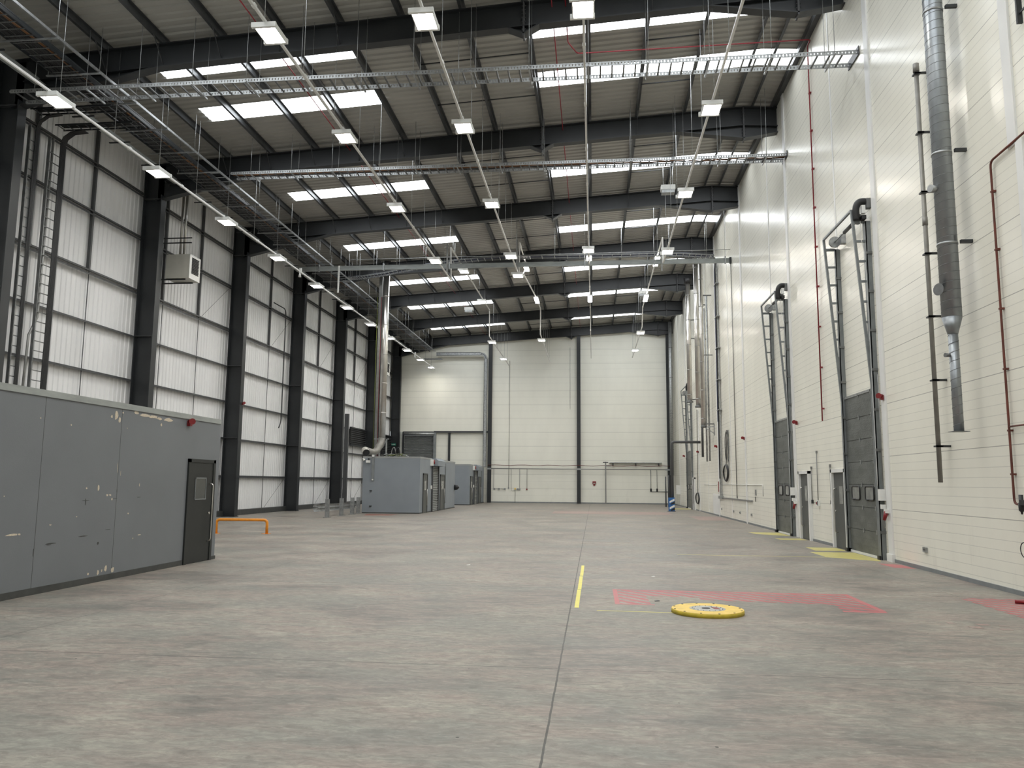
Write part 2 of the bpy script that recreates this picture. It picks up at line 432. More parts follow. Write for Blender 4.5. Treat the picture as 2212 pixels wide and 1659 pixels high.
for i, yc in enumerate(FR):
    k = i - 4
    if yc < 10: lab = None
    if 0 <= k < 7:
        lab = '%s charcoal steel rafter spanning under the roof, counted from the camera' % ('nearest' if k == 0 else ORD[k])
        if k == 6: lab = 'farthest charcoal steel rafter, right against the cream end wall'
    else: lab = 'charcoal steel rafter overhead behind the camera' if k < 0 else 'charcoal steel rafter'
    if k < -1: continue
    t = thing('roof_rafter', lab, 'steel beam', (-16.9, yc, 14.0), 'steel rafters carrying the roof')
    i_beam_parts(yc, t)
    if k >= 0:
        for j, xp in enumerate(PUR):
            if j in (1, 2, 3, 4, 5, 8, 10):
                MB().bar((xp, yc + 0.02, roof_z(xp) - 0.66), (xp, yc - 0.62, roof_z(xp) + 0.03), 0.05, 0.012, (1, 0, 0)).build('fly_brace', 'steel_lt', t)
# columns on the left
for i, yc in enumerate(FR):
    k = i - 4
    if k < -1: continue
    lab = ('%s charcoal steel column along the ribbed white wall' % ORD[max(k, 0)]) if 0 <= k < 6 else ('charcoal steel corner column between ribbed wall and end wall' if k == 6 else 'charcoal steel column behind the camera')
    if k == 0: lab = 'charcoal steel column at the left edge of the view, beside the cable ladders'
    t = thing('steel_column', lab, 'steel column', (-17.1, yc, 0), 'steel columns along the left wall')
    b = MB().box(-17.47, -16.75, yc - 0.012, yc + 0.012, 0, 14.0)
    b.box(-16.785, -16.745, yc - 0.17, yc + 0.17, 0, 12.75); b.box(-17.50, -17.465, yc - 0.17, yc + 0.17, 0, 14.05)
    b.build('column_shaft', 'steel', t)
    s = MB()
    for z in (3.69, 7.15, 12.6): s.box(-17.46, -16.79, yc - 0.15, yc - 0.012, z - 0.012, z + 0.012); s.box(-17.46, -16.79, yc + 0.012, yc + 0.15, z - 0.012, z + 0.012)
    s.build('stiffener', 'steel_lt', t)
    MB().box(-17.55, -16.70, yc - 0.2, yc + 0.2, 0, 0.03).build('base_plate', 'steel', t)
# purlins
def zpurlin(mb, x, y0, y1):
    z = roof_z(x)
    mb.box(x - 0.004, x + 0.004, y0, y1, z, z + ZS); mb.box(x - 0.075, x, y0, y1, z, z + 0.008); mb.box(x, x + 0.075, y0, y1, z + ZS - 0.012, z + ZS - 0.004)
    mb.box(x - 0.079, x - 0.072, y0, y1, z, z + 0.025)
for j, x in enumerate(PUR):
    b = MB(); zpurlin(b, x, 11.0, YF)
    lab = 'galvanised roof purlin, %s from the ribbed left wall' % (ORD[j] if j else 'first')
    if j == len(PUR) - 1: lab = 'galvanised roof purlin at the ridge, nearest the cream wall'
    if j == len(PUR) - 2: lab = 'galvanised roof purlin at the ridge, second from the cream wall'
    tag(b.build('roof_purlin', 'purlin', org=(x, 40, roof_z(x))), lab, 'purlin', 'roof purlins')
b = MB(); b.box(6.52, 6.70, 11, YF, roof_z(6.6) + 0.02, roof_z(6.6) + 0.045); b.box(6.52, 6.545, 11, YF, roof_z(6.6) - 0.02, roof_z(6.6) + ZS)
tag(b.build('edge_angle', 'purlin', org=(6.6, 40, 15)), 'dark steel angle where the roof sheets meet the cream wall', 'steel angle')
t = thing('wall_cable_ladder', 'dark perforated cable ladder just entering the picture at the top right corner', 'cable ladder', (6.6, 12.2, 8.9))
for yy in (11.7, 12.12): MB().box(6.58, 6.66, yy - 0.02, yy + 0.02, 8.85, 15.0).build('side_rail', 'steel', t)
for i in range(20): MB().box(6.61, 6.63, 11.7, 12.12, 9.0 + i * 0.3, 9.03 + i * 0.3).build('rung', 'steel', t)
# struts between purlins
for k in range(7):
    y0 = FR[3 + k] + 7.7 - (7.7 if k == 0 else 7.7)
for k, f in enumerate(VIS[:6]):
    for off, nm in ((2.6, 'near'), (5.3, 'far')):
        for (xa, xb, side) in ((-5.39, -1.87, 'middle'), (1.65, 3.41, 'right')):
            b = MB().tube([(xa, f + off, roof_z(xa) + 0.06), (xb, f + off, roof_z(xb) + 0.06)], 0.022, 6)
            tag(b.build('purlin_strut', 'steel', org=(xa, f + off, roof_z(xa))),
                'black strut across the %s purlins, %s one in the %s roof bay' % (side, nm, ORD[k]), 'roof strut', 'black struts between purlins')
# cladding rails on the left wall
RZ = [1.88, 3.69, 5.45, 7.15, 8.98, 11.1, 12.85]
for j, z in enumerate(RZ):
    b = MB(); b.box(-17.66, -17.50, 11.0, YF, z - 0.004, z + 0.004); b.box(-17.51, -17.50, 11.0, YF, z - 0.055, z); b.box(-17.66, -17.65, 11, YF, z, z + 0.055)
    if z > 8: b.box(-17.60, -17.50, 11, YF, z - 0.14, z - 0.132); b.box(-17.51, -17.50, 11, YF, z - 0.19, z - 0.13)
    tag(b.build('wall_rail', 'steel_lt', org=(-17.6, 40, z)), 'horizontal steel rail on the ribbed left wall, %s above the floor' % ('first' if j == 0 else ORD[j]), 'wall rail', 'rails of the left wall')
for k, f in enumerate([12.6] + VIS[:6]):
    for off, nm in ((1.75, 'near'), (4.7, 'far')):
        if k == 0 and off < 3: continue
        yq = f + off
        b = MB(); b.tube([(-17.55, yq, 0.26), (-17.55, yq, 8.95)], 0.017, 6); b.box(-17.64, -17.53, yq - 0.045, yq + 0.045, 8.95, 14.1)
        lab = '%s thin steel post of the %s ribbed wall bay' % (nm, ORD[k]) if k else 'thin steel post in the ribbed wall bay cut by the left picture edge'
        tag(b.build('sag_post', 'steel_lt', org=(-17.55, yq, 0)), lab, 'wall post', 'thin posts between the wall rails')
# thin diagonal wires in wall bays
for k, f in enumerate(VIS[1:5]):
    b = MB().tube([(-17.45, f + 4.8, 9.0), (-17.45, f + 7.4, 11.0)], 0.008, 5)
    tag(b.build('brace_wire', 'steel_lt', org=(-17.45, f + 4.8, 9.0)), 'thin diagonal wire high in the %s ribbed wall bay' % ORD[k + 1], 'wire', 'diagonal wall wires')
    b = MB().tube([(-17.45, f + 4.8, 0.3), (-17.45, f + 7.3, 1.8)], 0.008, 5)
    if k: tag(b.build('brace_wire', 'steel_lt', org=(-17.45, f + 4.8, 0.3)), 'thin diagonal wire at floor level in the %s ribbed wall bay' % ORD[k + 1], 'wire', 'diagonal wall wires')

# ------------------------------------------------------------------ end wall steel
for x, lab in ((-8.88, 'left one of the charcoal columns standing in front of the cream end wall'), (-1.26, 'middle charcoal column of the cream end wall, alone between two wide panels'), (6.28, 'charcoal column at the right end of the cream end wall')):
    b = MB().box(x - 0.15, x + 0.15, YF - 0.32, YF - 0.30, 0, roof_z(x) - 0.72); b.box(x - 0.15, x + 0.15, YF - 0.04, YF - 0.02, 0, roof_z(x) - 0.72); b.box(x - 0.012, x + 0.012, YF - 0.3, YF - 0.03, 0, roof_z(x) - 0.72)
    tag(b.build('end_wall_column', 'steel', org=(x, YF - 0.17, 0)), lab, 'steel column', 'columns of the end wall')
tag(MB().box(-13.75, -9.05, YF - 0.16, YF - 0.02, 5.93, 6.08).build('lintel_beam', 'steel_lt', org=(-11.4, YF, 6)), 'horizontal grey lintel beam beside the end wall shutter', 'steel beam')
tag(MB().box(-13.78, -13.56, YF - 0.2, YF - 0.02, 0, 5.93).build('shutter_post', 'kerb', org=(-13.67, YF, 0)), 'pale grey post at the right side of the end wall shutter', 'steel post')
tag(MB().box(-12.50, -12.33, YF - 0.12, YF + 0.10, 0, 5.93).build('panel_post', 'steel', org=(-12.41, YF, 0)), 'dark post between the two recessed cream panels', 'steel post')
d = thing('door_1', 'tall grey roller shutter in the far left corner of the end wall', 'roller shutter', (-15.1, YF, 0), kind='structure')
b = MB(); z = 0.0
while z < 5.6:
    b.prism([(YF + 0.10, z), (YF + 0.03, z + 0.05), (YF + 0.10, z + 0.1), (YF + 0.14, z + 0.1), (YF + 0.14, z)], 'x', -16.40, -13.80); z += 0.1
b.build('shutter_curtain', 'shut_dk', d)
b = MB().tube([(-16.4, YF - 0.22, 5.82), (-13.7, YF - 0.22, 5.82)], 0.11, 12); b.build('shutter_roll', 'galv', d)
MB().box(-16.5, -13.7, YF - 0.1, YF - 0.02, 5.92, 6.04).build('shutter_header', 'steel_lt', d)
MB().box(-16.53, -16.40, YF - 0.15, YF - 0.02, 0, 6.0).build('shutter_guide', 'steel', d)
# louvre banks on left wall
for n_, (y0, y1, z0, z1, w) in enumerate(((54.9, 58.6, 4.35, 5.5, 'nearer'), (63.4, 66.3, 4.05, 5.5, 'farther'))):
    t = thing('wall_louvre', '%s black slatted louvre on the ribbed wall behind the booths' % w, 'louvre', (-17.45, (y0 + y1) / 2, z0), 'wall louvres')
    MB().box(-17.5, -17.44, y0, y1, z0, z1).build('louvre_backing', 'black', t)
    s = MB(); z = z0 + 0.08
    while z < z1 - 0.05:
        s.bar((-17.40, y0, z), (-17.40, y1, z), 0.10, 0.02, (0.5, 0, 1)); z += 0.14
    s.build('louvre_blades', 'steel_lt', t)
    f_ = MB().box(-17.5, -17.34, y0 - 0.06, y1 + 0.06, z1, z1 + 0.1); f_.box(-17.5, -17.34, y0 - 0.06, y1 + 0.06, z0 - 0.1, z0); f_.build('louvre_frame', 'steel', t)
# green exit sign near corner
t = thing('exit_sign', 'small green and white exit sign on the corner column', 'sign', (-17.1, 66.28, 4.86))
MB().box(-17.34, -16.96, 66.10, 66.13, 4.78, 4.96).build('sign_plate', 'green', t)
q = MB().box(-17.16, -17.12, 66.085, 66.10, 4.83, 4.92); q.bar((-17.07, 66.09, 4.83), (-17.03, 66.09, 4.92), 0.012, 0.025); q.box(-17.08, -17.0, 66.085, 66.1, 4.88, 4.9)
q.box(-17.32, -17.31, 66.085, 66.10, 4.84, 4.90)
for x_ in (-17.29, -17.26, -17.23, -17.20): q.box(x_, x_ + 0.015, 66.085, 66.10, 4.845, 4.895)
q.build('sign_pictogram', 'white', t)

# ------------------------------------------------------------------ light tracks and luminaires
RODR = 0.008
def rods(parent, pts, zt=None, name='hanger_rod'):
    for (x, y, z) in pts:
        MB().tube([(x, y, z), (x, y, roof_z(x) + 0.05)], RODR, 5).build(name, 'galv', parent)
T = {
 1: dict(x=-13.75, pts=[(2, 11.5), (66.7, 11.5)], L=[8.3, 13.05, 17.8, 22.55, 27.3, 32.1, 37.0, 41.9, 46.6, 51.3, 56.2, 60.7, 64.9]),
 2: dict(x=-7.22, pts=[(2, 11.75), (38.5, 11.95), (38.3, 13.6), (53.3, 13.68), (53.4, 11.82), (66.2, 11.7)], L=[10.6, 15.9, 21.3, 27.4, 34.5, (42.4, 13.6), (49.8, 13.6), 55.0, 62.0]),
 3: dict(x=-3.70, pts=[(2, 12.05), (38.2, 12.0), (38.4, 13.8), (42.6, 13.75), (40.6, 12.78), (50.6, 13.8), (54.1, 13.92), (54.0, 12.05), (66.5, 11.98)], L=[10.7, 16.0, 21.3, 27.6, 34.3, 37.6, (42.2, 13.7), (50.4, 13.75), 55.6]),
 4: dict(x=-0.19, pts=[(2, 12.3), (37.3, 12.3), (38.6, 13.0), (53.8, 13.3), (54.4, 12.4), (66.6, 12.35)], L=[10.2, 16.3, 34.6, (38.6, 12.95), (47.5, 13.1)]),
 5: dict(x=3.25, pts=[(2, 12.2), (35.9, 11.9), (36.05, 13.15), (51.2, 13.24), (52.0, 12.1), (65.5, 12.2)], L=[8.6, 14.6, 20.8, 27.0, 33.8, (39.7, 13.15), (48.0, 13.2), 53.6, 61.0]),
}
def track_z(pts, y):
    for (a, za), (b, zb) in zip(pts, pts[1:]):
        if a <= y <= b and b - a > 1.0: return za + (zb - za) * (y - a) / (b - a)
    return pts[0][1]
# luminaire prototype (hangs below z = 0 of its empty)
def make_light(label, loc, group):
    t = thing('high_bay_light', label, 'ceiling light', loc, group)
    x, y, z = loc
    h = MB(); h.box(x - 0.25, x + 0.25, y - 0.30, y + 0.30, z + 0.01, z + 0.055); h.build('housing', 'white', t)
    MB().box(x - 0.22, x + 0.22, y - 0.285, y + 0.285, z - 0.012, z + 0.010).build('light_panel', 'led', t)
    for s in (-0.235, 0.235): MB().box(x + s - 0.01, x + s + 0.01, y - 0.30, y + 0.30, z - 0.055, z + 0.01).build('cutoff_lip', 'white', t)  # lips added to keep the lamp's sideways light off the upper walls
    MB().box(x - 0.04, x + 0.04, y - 0.1, y + 0.1, z + 0.05, z + 0.075).build('mount', 'white', t)
    for s in (-1, 1):
        MB().box(x - 0.30, x + 0.26, y + s * 0.335 - 0.035, y + s * 0.335 + 0.035, z - 0.055, z + 0.06).build('end_cap', 'white', t)
    return t
def make_batten(label, loc, group):
    t = thing('batten_light', label, 'ceiling light', loc, group)
    x, y, z = loc
    MB().box(x - 0.13, x + 0.13, y - 0.78, y + 0.78, z + 0.01, z + 0.07).build('housing', 'white', t)
    MB().box(x - 0.12, x + 0.12, y - 0.76, y + 0.76, z - 0.04, z + 0.01).build('light_panel', 'led', t)
    return t
L0 = None; L1 = None
rown = {1: 'the far left lighting row beside the ribbed wall', 2: 'the second lighting row from the left', 3: 'the third lighting row from the left', 4: 'the fourth lighting row, above the yellow tape line', 5: 'the right-hand lighting row nearest the cream wall'}
for k, T_ in T.items():
    pts = [(T_['x'], y, z) for y, z in T_['pts']]
    t = thing('lighting_trunking', 'white lighting track of ' + rown[k], 'lighting track', (T_['x'], 30, T_['pts'][0][1]), 'lighting tracks under the roof')
    b = MB()
    for p_, q_ in zip(pts, pts[1:]): b.bar(p_, q_, 0.055, 0.06, (0, 0, 1) if abs(q_[1] - p_[1]) > 1 else (1, 0, 0))
    b.build('track_channel', 'track', t)
    y = 13.2
    while y < 66:
        z = track_z(T_['pts'], y); rods(t, [(T_['x'], y, z)]); y += 2.35
    y = 12
    while y < 66:
        z = track_z(T_['pts'], y); MB().box(T_['x'] - 0.04, T_['x'] + 0.04, y - 0.06, y + 0.06, z - 0.035, z + 0.045).build('track_joint', 'white', t); y += 3.0
    cnt = 0
    for l in T_['L']:
        raised = isinstance(l, tuple); y, z = l if raised else (l, track_z(T_['pts'], l))
        loc = (T_['x'], y, z - 0.10)
        vis = y > 12.9
        if vis: cnt += 1
        nm = ORD[cnt - 1] if cnt else ''
        lab = 'lit panel light, %s along %s' % (nm, rown[k]) if vis else 'lit panel light above the picture on ' + rown[k]
        gp = 'panel lights of ' + rown[k]
        bat = raised and k in (3, 4, 5)
        if bat:
            lab = 'narrow lit batten light, %s fitting along %s' % (nm, rown[k])
            if L1 is None: L1 = make_batten(lab, loc, gp); r = L1
            else: r = copy_tree(L1, loc)
        else:
            if L0 is None: L0 = make_light(lab, loc, gp); r = L0
            else: r = copy_tree(L0, loc)
        r['label'] = lab; r['group'] = gp
    if k == 1:
        for j, y in enumerate((34.6, 49.2, 58.5)):
            s = thing('emergency_spot', 'small white twin spot under the far left lighting row, %s of three' % ORD[j], 'spotlight', (T_['x'] + 0.05, y, 11.4), 'small spots on the left track')
            MB().box(-13.72, -13.62, y - 0.04, y + 0.04, 11.40, 11.62).build('bracket', 'white', s)
            MB().tube([(-13.70, y, 11.40), (-13.70, y, 11.20)], 0.06, 10, radii=[0.03, 0.07]).build('lamp_head', 'white', s)
# extra vertical trunking poles near gantry
for x, y, za, zb, lab in ((-7.30, 37.75, 12.0, 13.65, 'grey vertical pole rising from the gantry beam at the second lighting row'), (-3.76, 37.75, 12.0, 13.75, 'grey vertical pole rising from the gantry beam at the third lighting row'), (3.35, 37.75, 12.0, 13.5, 'grey vertical pole rising from the gantry beam at the right-hand lighting row'), (-12.9, 37.75, 11.2, 12.6, 'white vertical pole hanging below the left end of the gantry beam')):
    tag(MB().box(x - 0.035, x + 0.035, y - 0.035, y + 0.035, za, zb).build('track_pole', 'conduit' if x > -10 else 'white', org=(x, y, za)), lab, 'pole')

# ------------------------------------------------------------------ cable ladders
def rungs(parent, pts_fn, n, size, mat_='galv', cap=100):
    src = None
    for i in range(min(n, cap)):
        a, b = pts_fn(i)
        MBx = MB().bar(a, b, size[0], size[1])
        MBx.build('rung', mat_, parent)
    if n > cap:
        rest = MB()
        for i in range(cap, n):
            a, b = pts_fn(i); rest.bar(a, b, size[0], size[1])
        o = rest.build('rungs_beyond', mat_, parent); o['kind'] = 'stuff'
def hrail(mb, a, b, h=0.11, w=0.02, holes=True):
    """perforated channel: two flanges joined by short webs"""
    a, b = Vector(a), Vector(b)
    mb.bar(a + Vector((0, 0, h * 0.38)), b + Vector((0, 0, h * 0.38)), w, h * 0.24)
    mb.bar(a - Vector((0, 0, h * 0.38)), b - Vector((0, 0, h * 0.38)), w, h * 0.24)
    L = (b - a).length; n = int(L / 0.085)
    for i in range(n + 1):
        c = a + (b - a) * (i / max(1, n)); dd = (b - a).normalized() * 0.031
        mb.bar(c - dd, c + dd, w * 0.6, h * 0.56)
def cross_ladder(y0, y1, z, x0, x1, lab, cables=None):
    t = thing('cable_ladder', lab, 'cable tray', ((x0 + x1) / 2, (y0 + y1) / 2, z))
    for yy in (y0, y1):
        m = MB(); hrail(m, (x0, yy, z), (x1, yy, z)); m.build('side_rail', 'galv', t)
    n = int((x1 - x0) / 0.305)
    rungs(t, lambda i: ((x0 + 0.15 + i * 0.305, y0, z - 0.03), (x0 + 0.15 + i * 0.305, y1, z - 0.03)), n, (0.042, 0.03), 'galv_dk')
    x = x0 + 0.8
    while x < x1 - 0.5:
        MB().bar((x, y0 - 0.12, z - 0.08), (x, y1 + 0.12, z - 0.08), 0.042, 0.04).build('support_channel', 'galv', t)
        rods(t, [(x, y0 - 0.09, z - 0.08), (x, y1 + 0.09, z - 0.08)]); x += 1.55
    if cables:
        for j, (m_, yy) in enumerate(cables):
            MB().tube([(x0 + (x1 - x0) * i / 30, yy + 0.02 * math.sin(i * 1.7 + j), z - 0.01 + 0.012 * math.sin(i * 2.3 + j)) for i in range(31)], 0.014, 6).build('cable', m_, t)
    w = MB().box(x1 - 0.02, x1, y0 - 0.1, y1 + 0.1, z - 0.1, z + 0.12); w.build('wall_bracket', 'steel', t)
    return t
cross_ladder(19.38, 20.02, 12.58, -16.4, 6.69, 'bright galvanised cable ladder crossing the hall, nearest the camera, empty')
cross_ladder(26.72, 27.25, 13.05, -13.4, 6.69, 'galvanised cable ladder crossing the hall behind the nearest one, carrying brown cables', [('cable_brown', 26.85), ('cable_brown', 26.92), ('cable_brown', 26.80), ('black', 27.0), ('black', 27.08), ('black', 26.96)])
# the long ladder beside the left wall
t = thing('cable_ladder', 'long dark cable ladder loaded with black cables, running along the left side under the roof', 'cable tray', (-14.5, 40, 13.0))
for xx in (-15.05, -14.2):
    m = MB(); m.bar((xx, 13, 13.0), (xx, 66.3, 13.0), 0.025, 0.10); m.build('side_rail', 'steel', t)
rungs(t, lambda i: ((-15.05, 13.2 + i * 0.3, 12.98), (-14.2, 13.2 + i * 0.3, 12.98)), 175, (0.03, 0.02), 'galv_dk')
for j in range(11):
    m_ = 'cable_brown' if j == 9 else 'black'
    MB().tube([(-14.98 + 0.066 * j + 0.02 * math.sin(i * 1.9 + j * 2), 13 + i * 1.31, 13.02 + 0.015 * math.sin(i + j)) for i in range(41)], 0.03, 6).build('cable', m_, t)
t = thing('strut_rail', 'bright galvanised rail along the inner side of the long left cable ladder', 'rail', (-13.7, 40, 13.0))
m = MB().bar((-13.7, 13, 13.0), (-13.7, 66.2, 13.0), 0.045, 0.07); m.build('rail_channel', 'galv', t)
m = MB().bar((-14.1, 13, 13.0), (-14.1, 66.2, 13.0), 0.02, 0.03); m.build('inner_rail', 'steel', t)
y = 14.0
while y < 66:
    MB().bar((-15.25, y, 12.92), (-13.62, y, 12.92), 0.042, 0.04).build('support_channel', 'galv', t)
    rods(t, [(-15.2, y, 12.92), (-13.66, y, 12.92)]); y += 1.75
rungs(t, lambda i: ((-14.1, 26.5 + i * 0.42, 12.99), (-13.7, 26.5 + i * 0.42, 12.99)), 94, (0.03, 0.02), 'galv')
# eaves service channel on brackets
t = thing('eaves_channel', 'dull grey perforated channel running high along the tops of the left columns', 'cable tray', (-16.3, 40, 13.4))
m = MB().bar((-16.25, 11, 13.30), (-16.25, 66, 13.30), 0.10, 0.22); m.bar((-16.10, 11, 13.20), (-16.10, 66, 13.20), 0.22, 0.02); m.build('channel_body', 'flash', t)
y = 14.4
while y < 66:
    MB().bar((-16.5, y, 13.16), (-15.75, y, 13.16), 0.05, 0.035).build('bracket_arm', 'steel', t); y += 1.93
# dark crossing trays feeding the wall ladders
for yy, lab in ((21.0, 'dark cable ladder linking the nearer wall ladder to the long left ladder'), (22.1, 'dark cable ladder linking the farther wall ladder to the long left ladder')):
    t = thing('link_ladder', lab, 'cable tray', (-15.5, yy, 12.85), 'dark link ladders by the left wall')
    for s in (-0.2, 0.2): MB().bar((-16.9, yy + s, 12.8), (-14.3, yy + s, 12.8), 0.015, 0.05).build('side_rail', 'steel', t)
    rungs(t, lambda i: ((-16.8 + i * 0.3, yy - 0.2, 12.78), (-16.8 + i * 0.3, yy + 0.2, 12.78)), 10, (0.03, 0.02), 'steel')
    for j in range(4): MB().tube([(-16.8, yy - 0.14 + j * 0.07, 12.83), (-15.5, yy - 0.13 + j * 0.07, 12.81), (-14.3, yy - 0.15 + j * 0.07, 12.84)], 0.018, 6).build('cable', 'black', t)
# vertical ladders
def vladder(x, y0, y1, z0, z1, lab, heavy=0, cab=3, bend=True):
    t = thing('wall_cable_ladder', lab, 'cable ladder', (x, (y0 + y1) / 2, z0), 'vertical cable ladders by the left wall')
    for yy in (y0, y1):
        MB().bar((x, yy, z0), (x, yy, z1), 0.035, 0.09, (1, 0, 0)).build('side_rail', 'steel' if yy == y1 else 'galv_dk', t)
    n = int((z1 - z0) / 0.30)
    for i in range(n): MB().box(x - 0.01, x + 0.01, y0, y1, z0 + 0.1 + i * 0.3, z0 + 0.125 + i * 0.3).build('rung', 'galv_dk', t)
    for j in range(cab):
        yy = y1 - 0.04 - 0.035 * j if heavy else y0 + 0.05 + 0.05 * j
        P = [(x + 0.05, yy + 0.006 * math.sin(i * 2 + j), z0 + (z1 - z0) * i / 12) for i in range(13)]
        P += [(x + 0.12, yy, z1 + 0.22), (x + 0.35, yy, z1 + 0.38), (x + 0.8, yy, z1 + 0.42)]
        MB().tube(P, 0.018, 6).build('cable', 'black', t)
    return t
vladder(-16.9, 20.85, 21.20, 3.05, 12.3, 'nearer vertical cable ladder with black cables, beside the left edge column', 1, 4)
vladder(-16.9, 21.72, 22.42, 3.05, 12.3, 'farther vertical cable ladder with a thick black cable bundle', 1, 7)
t = thing('wall_conduit', 'grey conduit bending down between the two vertical cable ladders', 'conduit', (-16.95, 21.6, 3.05))
MB().tube([(-16.95, 21.95, 12.4), (-16.95, 21.9, 6.6), (-16.95, 21.6, 6.0), (-16.95, 21.5, 3.05)], 0.035, 8).build('conduit_run', 'conduit', t)

t = thing('wall_conduit', 'thin black conduit curving down the ribbed wall before the fourth column', 'conduit', (-17.3, 42.0, 4.7))
MB().tube(rcorner([(-17.35, 40.3, 11.35), (-17.35, 42.0, 11.35), (-17.35, 42.0, 4.9), (-17.35, 41.7, 4.6)], 0.35, 6), 0.03, 8).build('conduit_run', 'steel', t)
# gantry I-beam and rod above it
t = thing('gantry_beam', 'pale grey steel beam hung across the hall from the left side to the cream wall', 'steel beam', (-4, 37.9, 12.5))
b = MB(); b.box(-15.2, 6.62, 37.895, 37.905, 12.4, 12.62); b.box(-15.2, 6.62, 37.85, 37.95, 12.395, 12.41); b.box(-15.2, 6.62, 37.85, 37.95, 12.61, 12.625); b.box(-15.2, 6.62, 37.87, 37.90, 12.40, 12.62)
b.build('beam_profile', 'flash', t)
MB().box(6.6, 6.69, 37.82, 37.98, 12.37, 12.66).build('end_plate', 'steel', t)
x = -14
while x < 6.5:
    MB().box(x - 0.03, x + 0.03, 37.83, 37.97, 12.36, 12.72).build('hanger_clamp', 'galv', t); rods(t, [(x, 37.9, 12.7)]); x += 3.4
tag(MB().tube([(-12.4, 37.9, 12.95), (6.66, 37.9, 13.06)], 0.016, 6).build('tie_wire', 'galv', org=(-4, 37.9, 13)), 'thin rod stretched just above the pale gantry beam', 'rod')

# curved ladder sweeping to the right wall, then down it
cp = [(-13.6, 41.6, 13.0), (-12.9, 41.0, 12.85), (-11.5, 40.8, 12.95), (-9.6, 40.7, 13.25), (-7.5, 40.7, 13.55), (-4.5, 40.7, 13.72), (0.5, 40.7, 13.70), (4.0, 40.7, 13.70), (6.3, 40.9, 13.60)]
t = thing('curved_cable_ladder', 'cable ladder with thick dark blue cables sweeping up and over towards the cream wall', 'cable tray', (0, 40.9, 13.6))
def interp(P, n):
    P = [Vector(p) for p in P]; out = []
    for i in range(n + 1):
        u = i / n * (len(P) - 1); k = min(int(u), len(P) - 2); f = u - k
        p0, p1, p2, p3 = P[max(k - 1, 0)], P[k], P[k + 1], P[min(k + 2, len(P) - 1)]
        out.append(0.5 * ((2 * p1) + (-p0 + p2) * f + (2*p0 - 5*p1 + 4*p2 - p3) * f * f + (-p0 + 3*p1 - 3*p2 + p3) * f ** 3))
    return out
cps = interp(cp, 64)
for s, nm in ((-0.25, 'galv_dk'), (0.25, 'galv_dk')):
    m = MB()
    for a, b in zip(cps, cps[1:]): m.bar(a + Vector((0, s, 0)), b + Vector((0, s, 0)), 0.02, 0.08)
    m.build('side_rail', nm, t)
for i, c in enumerate(cps):
    MB().bar(c + Vector((0, -0.3, -0.03)), c + Vector((0, 0.3, -0.03)), 0.035, 0.025).build('rung', 'galv', t)
for j in range(4):
    MB().tube([c + Vector((0, -0.14 + 0.07 * j, 0.04 + 0.01 * math.sin(i))) for i, c in enumerate(cps)], 0.038, 7).build('cable', 'cable_blue', t)
for c in cps[2::6]: rods(t, [(c.x, c.y - 0.28, c.z), (c.x, c.y + 0.28, c.z)])
t = thing('wall_cable_ladder', 'tall cable ladder with dark blue cables running down the cream wall', 'cable ladder', (6.6, 42.3, 1.0))
for yy in (42.0, 42.45): MB().box(6.60, 6.66, yy - 0.012, yy + 0.012, 1.1, 13.6).build('side_rail', 'galv', t)
for i in range(41): MB().box(6.62, 6.64, 42.0, 42.45, 1.2 + i * 0.3, 1.225 + i * 0.3).build('rung', 'galv', t)
for j in range(5):
    P = [(6.3, 41.0 + j * 0.06, 13.62), (6.5, 41.5 + j * 0.06, 13.6), (6.56, 42.05 + 0.08 * j, 13.2)] + [(6.56, 42.05 + 0.08 * j + 0.012 * math.sin(i * 1.3 + j), 13.0 - i * 1.0) for i in range(9 if j > 2 else 12)]
    MB().tube(interp(P, 50), 0.022, 6).build('cable', 'cable_blue' if j > 1 else 'black', t)
for z in (12.4, 10.6, 8.9, 7.2, 5.6): MB().box(6.52, 6.68, 41.72, 42.5, z - 0.02, z + 0.02).build('strap', 'galv', t)

# ------------------------------------------------------------------ red sprinkler pipes at roof
def pipe(name, pts, r, m, lab, cat='pipe', group=None, clips=None, n=8):
    t = thing(name, lab, cat, pts[0], group)
    MB().tube(pts, r, n).build('pipe_run', m, t)
    for (a, b, s) in (clips or []):
        MB().box(a[0] - s, b[0] + s, a[1] - s, b[1] + s, a[2] - s, b[2] + s).build('pipe_clip', m, t)
    return t
rp = rcorner([(-0.72, 12.8, 14.85), (-0.72, 22.1, 14.85), (-0.45, 22.75, 14.85), (6.64, 23.2, 15.2), (6.64, 23.55, 15.2), (6.64, 23.6, 3.56)], 0.1)
t = pipe('red_conduit', rp, 0.02, 'redpipe', 'thin red pipe crossing the roof then dropping down the cream wall between two tall doors', 'pipe')
for i in range(9): MB().box(6.63, 6.70, 23.55, 23.65, 3.9 + i * 1.22, 3.94 + i * 1.22).build('pipe_clip', 'redpipe', t)
pipe('red_conduit', [(-1.1, 12.8, 14.85), (-1.1, 66, 14.85)], 0.016, 'redpipe', 'thin red pipe running lengthways under the roof near the middle', 'pipe')
pipe('red_conduit', [(-9.3, 12.8, 14.35), (-9.25, 66, 14.35)], 0.016, 'redpipe', 'thin red pipe running lengthways under the left roof slope', 'pipe')

